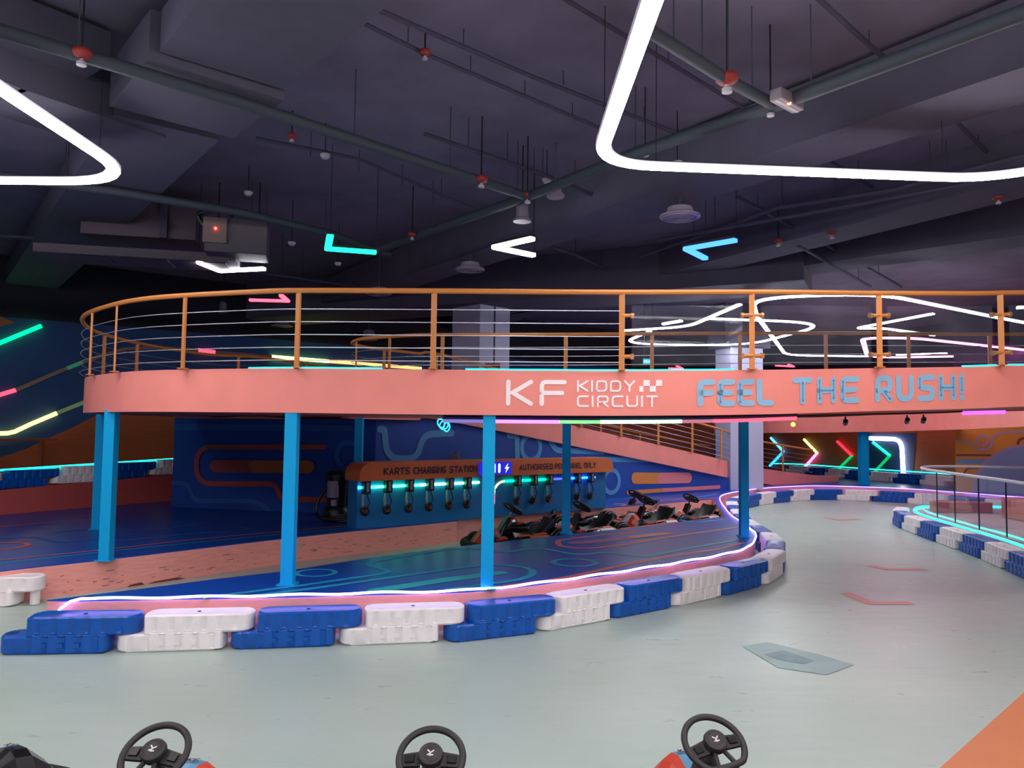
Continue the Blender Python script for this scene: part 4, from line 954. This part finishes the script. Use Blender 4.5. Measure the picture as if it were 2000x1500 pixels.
# hub in local coords (.02,0,.545): place so the wheels stand where the photo shows them
def place(px,py,zh=.563):
    return atz(px,py,zh)
g='go-karts in the foreground row'
for (px,py,yaw,lab,st_,mn,ac) in((303,1464,up90-.06,'foreground kart at the left, only its tilted black steering wheel and red-blue nose in view',-.10,KR,KB),(842,1472,up90,'foreground kart in the middle, only its upright black steering wheel in view',0,KBK,KBK),(1395,1445,up90+.16,'foreground kart at the right, steering wheel turned and light blue nose panel beside it',.22,KR,KB)):
    h=place(px,py); x=h.x-math.cos(yaw)*.02; y=h.y-math.sin(yaw)*.02
    kart(lab,(x,y,0.0),yaw,mn,ac,g,steer=-st_)
kart('foreground kart in the bottom left corner, only its black front body in view',(-2.63,3.62,0.0),up90-.30,KBK,KBK,g)
# parked karts in the lane: two files facing the left end
dl=Vector((4.8,4.2,0)).normalized(); nl=Vector((-dl.y,dl.x,0))
g='karts parked in the charging lane'
yk=math.atan2(-dl.y,-dl.x)
def lane_at(px,py,z=.56): return atz(px,py,z)
e0=Vector((-.878,10.587,0))
def file_at(px,off,z=.57):
    P_=[e0+nl*off+dl*(-1+k*.01) for k in range(800)]
    return min(P_,key=lambda p:abs(proj((p.x,p.y,z))[0]-px))
rows=[(1003,.95,'number 17 kart parked foremost in the charging lane, its nose pointing left',KR,'17',1.25,.22),(1137,1.0,'kart parked just right of the blue post, second of the near file',KR,None,1.14,.05),(1262,1.0,'third kart of the near file in the charging lane, red and white panels',KR,None,1.18,.0),(1372,1.0,'last kart of the near file, by the salmon end wall of the lane',KR,None,1.12,.03),
(1026,2.45,'far file kart close to the salmon curb, behind the number 17 kart',KR,None,1.1,.1),(1130,2.45,'second kart of the far file, under the right-hand chargers',KBK,None,1.05,.0),(1241,2.45,'third kart of the far file, below the ring on the mural wall',KR,None,1.08,.0),(1338,2.45,'last kart of the far file, in front of the long orange mural bar',KR,None,1.08,0)]
for (px,of,lab,mn,num,sc,dy) in rows:
    h=file_at(px,of); yk2=yk-dy; kart(lab,(h.x-math.cos(yk2)*.02,h.y-math.sin(yk2)*.02,0.),yk2,mn,KW if num is None else KR,g,num,steer=random.uniform(-.5,.5),sc=sc)
# ============================================================ LAMPS
SHIELD=M('dark lamp shield',(40,38,46),.6)
def loop_lamp(pts,label,r=.045,mat=WLED,closed=True,z=4.4,rad=.45,cables=(),name='loop_light',capn=True,group=None):
    P=[Vector((p[0],p[1],z)) for p in pts]; 
    if len(P)>2: P=fillet(P,rad,8,closed)
    th=thing(name,label,'ceiling light',tuple(P[0]),group=group)
    mb=MB(); mb.tube(P,r*.62,mat,10,closed=closed,sx=2.3); mb.build('diffuser',th,smooth=True)
    mb=MB(); mb.tube([p+Vector((0,0,r*.75)) for p in P],r*.45,SHIELD,8,closed=closed,sx=3.6); mb.build('light_shield',th)  # dark cover added over the tube to keep its light off the ceiling
    for c in cables:
        c=Vector((c[0],c[1],z)); q=min(P,key=lambda p:(p-c).length); mb=MB(); mb.tube([q+Vector((0,0,r)),(q.x,q.y,5.58)],.004,BLK,4); mb.build('suspension_wire',th)
    return th
Rm=lambda L:[atz(x,y,4.4) for x,y in L]
A_=atz(1272,0,4.4); 
loop_lamp([(.78,1.2)]+[atz(1165,322,4.4).xy,atz(1950,352,4.4).xy,(6.3,4.6),(5.2,1.2)],'huge white loop lamp hanging at the upper right, cut by the top of the picture',r=.042,rad=.55,cables=[(.74,4.8),(2.6,7.1),(4,7.1)])
c1=atz(272,356,4.4); loop_lamp([(c1.x+.02,1.0),(c1.x,c1.y),(-8.5,c1.y+.1),(-8.5,3.2),(-5.5,1.0)],'white loop lamp hanging at the upper left, its rounded corner pointing right',r=.042,rad=.75,cables=[(-3.7,6.0),(-5,7.6)])
# further lamps of the same kind behind the viewer
loop_lamp([(-6,-5),(-6,-.8),(-1,-.8),(1.5,-2.6),(1.5,-5)],'white loop lamp behind the viewpoint, left',r=.045,rad=.6); loop_lamp([(3.0,-5),(2.6,-.6),(6.6,-.6),(7.5,-5)],'white loop lamp behind the viewpoint, right',r=.045,rad=.6)
# loops far behind the bridge
def far_lamp(px,label,closed=False,mat=WLED,r=.032,rad=.6,z=4.4):
    loop_lamp([atz(x,y,z).xy for x,y in px],label,r=r,mat=mat,closed=closed,rad=rad,z=z)
WL2=neon('far lamp glow',(250,250,255),LAMP*.7)
far_lamp([(2080,645),(1955,622),(1712,573),(1470,582),(1474,612),(1535,694),(1700,696)],'largest white loop lamp seen above the bridge through the glass, with an open lower end',rad=.9,r=.034,mat=WL2)
far_lamp([(1445,595),(1345,638),(1215,646)],'white lamp line slanting up to a tip behind the glass, above the exit sign',mat=WL2,r=.034)
far_lamp([(1270,647),(1210,672),(1460,675),(1628,631),(1380,622)],'white triangular loop lamp behind the glass with a pointed left tip',mat=WL2,rad=1.4,r=.032)
far_lamp([(1822,613),(1668,642),(1722,641),(1824,655)],'small white arrow-shaped lamp above the pink loop',mat=WL2,rad=.8,r=.032)
far_lamp([(1684,660),(1782,660),(2080,692),(1695,699)],'pink loop lamp seen over the bridge at the right',closed=True,mat=neon('pink lamp',(255,110,190),9),rad=1.2,r=.045)
far_lamp([(1296,633),(1330,627)],'short white lamp bar far behind the glass',mat=WL2,rad=.1,r=.04)
far_lamp([(1986,601),(2060,598)],'short white lamp bar at the right edge above the pink loop',mat=WL2,r=.04); far_lamp([(1750,693),(1850,690)],'thin white lamp bar beneath the pink loop',mat=WL2,r=.032)
far_lamp([(1208,716),(1240,717)],'tiny white lamp bar just above the bridge lettering',mat=WL2,r=.032)
# small arrow lamps: two arms meeting at a tip
def arrow(a,t,b,wa,wb,mat,label,z=4.4,h=None):
    A=atz(*a,z);T=atz(*t,z);Bb=atz(*b,z); th=thing('arrow_light',label,'ceiling light',tuple(T),group='small arrow lamps')
    for p,q in((T,A),(T,Bb)):
        mb=MB(); d=(q-p).normalized(); mb.beam(p-d*.02,q,.085,.05,mat); mb.build('lit_arm',th,bevel=.01)
        mb=MB(); mb.beam(p+Vector((0,0,.04)),q+Vector((0,0,.04)),.095,.03,SHIELD); mb.build('light_shield',th)  # same added cover, blocks the arm's upward light
    for p in(A,Bb):
        mb=MB(); mb.tube([p+Vector((0,0,.05)),(p.x,p.y,5.58)],.004,BLK,4); mb.build('suspension_wire',th)
arrow((645,461),(640,486),(735,493),1,1,neon('green arrow',(15,235,130),4),'green lit arrow lamp hanging left of the middle')
arrow((1041,466),(966,483),(1043,499),1,1,WL2,'white lit arrow lamp hanging near the middle, pointing left')
arrow((1438,469),(1340,486),(1378,505),1,1,neon('blue arrow',(35,80,255),6),'blue lit arrow lamp hanging right of the round diffuser')
arrow((388,512),(430,529),(517,525),1,1,WL2,'white lit arrow lamp hanging below the ceiling machine at the left')
arrow((487,586),(562,588),(549,577),1,1,neon('red arrow',(255,60,80),4),'red lit arrow lamp seen through the bridge railing')
arrow((1300,719),(1333,720),(1322,715),1,1,neon('red arrow',(255,60,80),4),'tiny red lit arrow lamp just above the slogan, left'); arrow((1515,714),(1550,716),(1540,712),1,1,neon('red arrow',(255,60,80),4),'tiny red lit arrow lamp behind the glass, right of the column')
# ============================================================ CEILING EQUIPMENT
def pipe(px,z,r,label,mat=PIPE,cp='pipe',name='ceiling_pipe'):
    P=[atz(x,y,z) for x,y in px]; mb=MB(); mb.tube(P,r,mat,10)
    # hangers
    for i in range(1,5):
        q=P[0].lerp(P[-1],i/5); mb.tube([q,(q.x,q.y,5.59)],.006,mat,4)
    return single(mb,name,label,cp,smooth=True)
pipe([(-260,-30),(0,60),(160,108),(470,200),(1030,384)],4.85,.055,'long grey-green sprinkler pipe from the upper left to the junction near the middle')
pipe([(720,495),(1030,384),(1240,300),(1520,203),(2150,-32)],4.85,.06,'long grey-green sprinkler pipe rising to the upper right corner')
pipe([(1255,52),(1420,156),(1512,205)],4.85,.05,'short thick branch pipe with a red joint beside the big right lamp')
pipe([(-100,330),(230,375),(470,415),(640,455),(760,497)],4.9,.055,'grey-green pipe passing above the ceiling machine at the left')
DP=M('dark pipe paint',(62,60,80),.8)
for i,(pl,z,r) in enumerate(((((655,18),(830,105),(1200,262)),5.45,.02),(((660,-15),(1040,150),(1500,330)),5.45,.022),(((1090,-10),(1500,240),(1760,400)),5.45,.02),(((1590,-10),(1700,90),(1830,200),(1960,330)),5.45,.022),(((830,262),(1060,340),(1180,390)),5.2,.025),(((500,270),(700,310),(930,410)),5.3,.02),(((1440,385),(1600,470),(1760,560)),5.2,.03),(((1250,500),(1520,405),(1740,372),(2050,290)),5.1,.03),(((1560,480),(1700,560)),5.0,.03),(((1000,455),(1130,500),(1260,560)),5.2,.03),(((0,460),(150,470),(420,520),(700,560)),5.0,.03),(((1280,470),(1560,420),(2050,330)),5.0,.025))):
    pipe(pl,z,r,['thin dark pipe at the top left of centre','thin dark pipe crossing behind the big right lamp','thin dark pipe passing behind the short thick branch pipe','thin dark pipe descending at the upper right','thin dark pipe with an elbow above the middle junction','thin dark pipe between the left duct and the junction','thin dark pipe right of the round diffuser','thin dark cross pipe below the big right lamp','short dark pipe low at the right','thin dark pipe below the white arrow lamp','thin dark pipe under the ceiling machine','thin dark pipe just under the bottom edge of the right lamp'][i],DP)
def sprinkler(px,py,z,label,s=1.):
    s*=.72; p=atz(px,py,z); mb=MB(); mb.sphere(p,.088*s,RED,(1.25,1.25,.75),12,8); mb.lathe([(.0,-.145*s),(.05*s,-.135*s),(.05*s,-.10*s),(.02*s,-.08*s),(.02*s,0)],p,WHT,12); mb.tube([p,(p.x,p.y,5.59)],.008,BLK,4); single(mb,'sprinkler_head',label,'sprinkler','sprinklers on the ceiling pipes',smooth=True)
for a in((160,104,4.85,'red jointed sprinkler on the pipe at the upper left'),(940,350,4.85,'red jointed sprinkler on the left pipe near the junction'),(1420,153,4.85,'red jointed sprinkler on the short branch pipe',1.2),(1030,382,4.85,'red coupling where the two long pipes meet',1.0),(805,458,4.85,'red coupling low on the right-hand pipe',.8),(1505,208,4.85,'red coupling beside the emergency lamp',.9),(830,102,5.4,'small red joint on the thin pipe top left of centre',.7),(1520,470,5.0,'small red joint low at the right of the blue arrow',.9),(1625,455,5.0,'red joint further right of the blue arrow',.9),(1950,385,5.0,'red joint under the big right lamp at the right edge',.9),(570,265,5.3,'faint red joint left of the smoke detector',.7)):
    sprinkler(*a)
# ducts
def duct(pl,w,h,z,label,mat=DUCT):
    P=[atz(x,y,z) for x,y in pl]; mb=MB()
    for a,b in zip(P,P[1:]): mb.beam(a+Vector((0,0,h/2)),b+Vector((0,0,h/2)),w,h,mat)
    q=single(mb,'air_duct',label,'duct'); return q
duct([(640,-60),(440,140)],1.05,.35,5.0,'wide flat air duct coming down from the top edge, upper section')
duct([(430,158),(340,240)],1.15,.42,4.93,'middle section of the wide air duct, crossed by the long pipe')
duct([(330,250),(60,560)],1.0,.38,4.98,'lower section of the wide air duct behind the left loop lamp')
duct([(-150,140),(0,195),(280,285)],.85,.35,4.95,'side duct running left towards the upper left corner')
duct([(-150,20),(190,140)],.5,.3,5.25,'shallow duct above the upper left corner')
# beams
k=1
for pl,w,h,z in((((330,700),(1350,375),(2150,120)),.75,.6,4.95),(((450,760),(1560,455),(2150,330)),.75,.6,5.0),(((-400,60),(420,330)),.0,.0,0),(((900,620),(1700,505),(2300,430)),.9,.6,5.0)):
    if w==0: continue
    P=[atz(x,y,z) for x,y in pl]; mb=MB(); mb.beam(P[0]+Vector((0,0,h/2)),P[-1]+Vector((0,0,h/2)),w,h,BEAM); struct(mb.build(f'trim_{k}')); k+=1
# ceiling machine and white duct box at the left
AB=M('pinkish grey metal',(84,76,86),.6)
p=aty(465,470,11.2); ac=thing('fan_coil_unit','pinkish grey ceiling air unit with a small red light, upper left above the bridge','air unit',tuple(p))
mb=MB(); mb.box((0,0,.0),(.85,.6,.5),AB,rz=.25); mb.build('case',ac,world=False,bevel=.01)
mb=MB(); mb.box((-.2,-.36,.05),(.32,.12,.36),M('pale control box',(112,100,98),.6),rz=.25); mb.sphere((-.17,-.43,.07),.018,neon('red indicator',(255,50,40),14)); mb.build('control_box',ac,world=False)
mb=MB(); mb.tube(cat([(-.4,-.3,.15),(-.45,-.35,.3),(-.1,-.4,.34),(.05,-.4,.25)],5),.03,BLK,6); mb.build('cable',ac,world=False); mb=MB(); mb.tube([(-.3,0,.25),(-.3,0,5.58-p.z)],.01,BLK,4); mb.build('hanger_rod',ac,world=False); mb=MB(); mb.tube([(.3,0,.25),(.3,0,5.58-p.z)],.01,BLK,4); mb.build('hanger_rod',ac,world=False)
p=aty(285,440,11.8); mb=MB(); mb.box((p.x,p.y,p.z+.0),(1.6,.8,.55),M('purple grey panel',(84,72,88),.7),rz=.22); mb.box((p.x+.45,p.y-.34,p.z),(.1,.2,.6),DP,rz=.22); single(mb,'duct_box','pinkish box duct left of the air unit, divided by a dark strap','duct')
p=aty(290,505,11.4); mb=MB(); mb.box((p.x,p.y,p.z),(2.6,.9,.1),M('purple grey panel',(84,72,88),.7),rz=.22)
for i in range(3): mb.box((p.x-.8+.8*i,p.y-.15+.18*i,p.z-.055),(.62,.6,.02),M('dim panel',(78,62,76),.7),rz=.22)
mb.box((p.x,p.y-.45,p.z-.02),(2.6,.05,.12),AB,rz=.22); single(mb,'ceiling_grille','long pinkish grille tray under the box duct at the left','grille')
# diffusers, speakers, detectors
def diffuser(px,py,wpx,z,label,rings=4):
    p=atz(px,py,z); r=wpx/2*(p.y)/1500; mb=MB(); mb.lathe([(r,0),(r*.98,.02),(r*.7,.05),(r*.6,.12),(0,.12)],p,DIFF,32)
    mb.lathe([(r*.97,-.004),(r,.0),(r,.01),(r*.97,.01)],p,DIFF,32)
    for k in range(rings): rr=r*(.85-.2*k); mb.torus(p+Vector((0,0,-.012)),rr,r*.035,M('diffuser slat',(150,138,158),.6) if k%2 else DIFF,(0,0,1),32,6)
    mb.tube([p+Vector((0,0,.1)),(p.x,p.y,5.59)],.012,BEAM,6); single(mb,'ceiling_diffuser',label,'ceiling diffuser','round ceiling diffusers',smooth=True)
diffuser(1328,424,80,4.7,'largest round ceiling diffuser with concentric rings, under the big right lamp')
diffuser(918,527,58,4.7,'round ceiling diffuser just above the bridge rail near the middle'); diffuser(740,574,50,4.7,'round ceiling diffuser touching the bridge handrail'); diffuser(551,637,42,4.6,'round ceiling diffuser seen through the left part of the railing'); diffuser(1085,384,36,4.9,'small round ceiling diffuser right of the pipe junction',2); diffuser(1013,702,22,4.3,'tiny round diffuser seen right of the middle column',2)
def speaker(px,py,wpx,z,label):
    p=atz(px,py,z); r=wpx/2*p.y/1500; mb=MB(); mb.lathe([(r*.8,0),(r,.005),(r,.03),(r*.72,.05),(r*.66,.2),(r*.5,.24),(0,.24)],p,M('speaker grey',(120,112,128),.5),28); mb.tube([p+Vector((0,0,.2)),(p.x,p.y,5.59)],.01,BLK,6); single(mb,'pendant_speaker',label,'speaker','hanging speakers',smooth=True)
speaker(1020,434,36,4.6,'pale round pendant speaker left of the small diffuser above the white arrow'); speaker(435,611,20,4.5,'small pendant speaker seen through the left railing'); speaker(720,665,34,4.0,'pale pendant lamp shade behind the bridge railing')
def detector(px,py,z,label):
    p=atz(px,py,z); mb=MB(); mb.lathe([(0,-.05),(.035,-.045),(.06,-.01),(.06,.01),(0,.012)],p,WHT,14); mb.tube([p,(p.x,p.y,5.59)],.006,BLK,4); single(mb,'smoke_detector',label,'smoke detector','smoke detectors',smooth=True)
for a in((635,303,5.2,'white smoke detector above the green arrow lamp'),(485,376,5.2,'white smoke detector left of the green arrow lamp'),(570,474,4.9,'white smoke detector beside the air unit'),(660,514,4.9,'tiny white detector under the green arrow lamp'),(1068,351,5.2,'white smoke detector above the small round diffuser'),(1260,297,4.9,'white smoke detector by the corner of the big right lamp'),(1323,318,5.0,'white smoke detector inside the corner of the big right lamp')): detector(*a)
# emergency lamp
p=atz(1537,196,4.83); el=thing('emergency_light','silver emergency light with a red dot, fixed to the pipe at the upper right','emergency light',tuple(p))
mb=MB(); mb.box((0,0,0),(.38,.11,.10),M('silver lamp body',(130,120,130),.5),rz=.72); mb.build('body',el,world=False,bevel=.01)
mb=MB(); mb.box((0,0,-.052),(.36,.03,.006),WHT,rz=.72); mb.sphere((-.0,-.05,-.045),.018,neon('red dot',(255,80,60),8)); mb.build('indicator',el,world=False)
# exit sign
p=atz(1266,706,3.0) if False else aty(1266,706,19.5); es=thing('exit_sign','small lit blue-green KELUAR exit sign seen over the bridge','exit sign',tuple(p))
mb=MB(); mb.box((0,0,0),(.26,.05,.14),neon('exit sign teal',(0,150,170),1.0)); mb.tube([(-.1,0,.07),(-.1,0,5.58-p.z)],.008,BLK,4); mb.tube([(.1,0,.07),(.1,0,5.58-p.z)],.008,BLK,4); mb.build('body',es,world=False)
mb=MB(); text(mb,'KELUAR',lambda u,v:Vector((u,-.03,v)),-.11,.11,-.035,.035,.012,neon('exit letters',(170,230,240),1.2),gap=.3); mb.build('lettering',es,world=False)
# tool scraps on the floor
mb=MB(); q=atz(497,1267,0); mb.box((q.x,q.y,.01),(.06,.015,.012),BLK,rz=.4); single(mb,'black_scrap','tiny black scrap on the floor in front of the third barrier','debris')
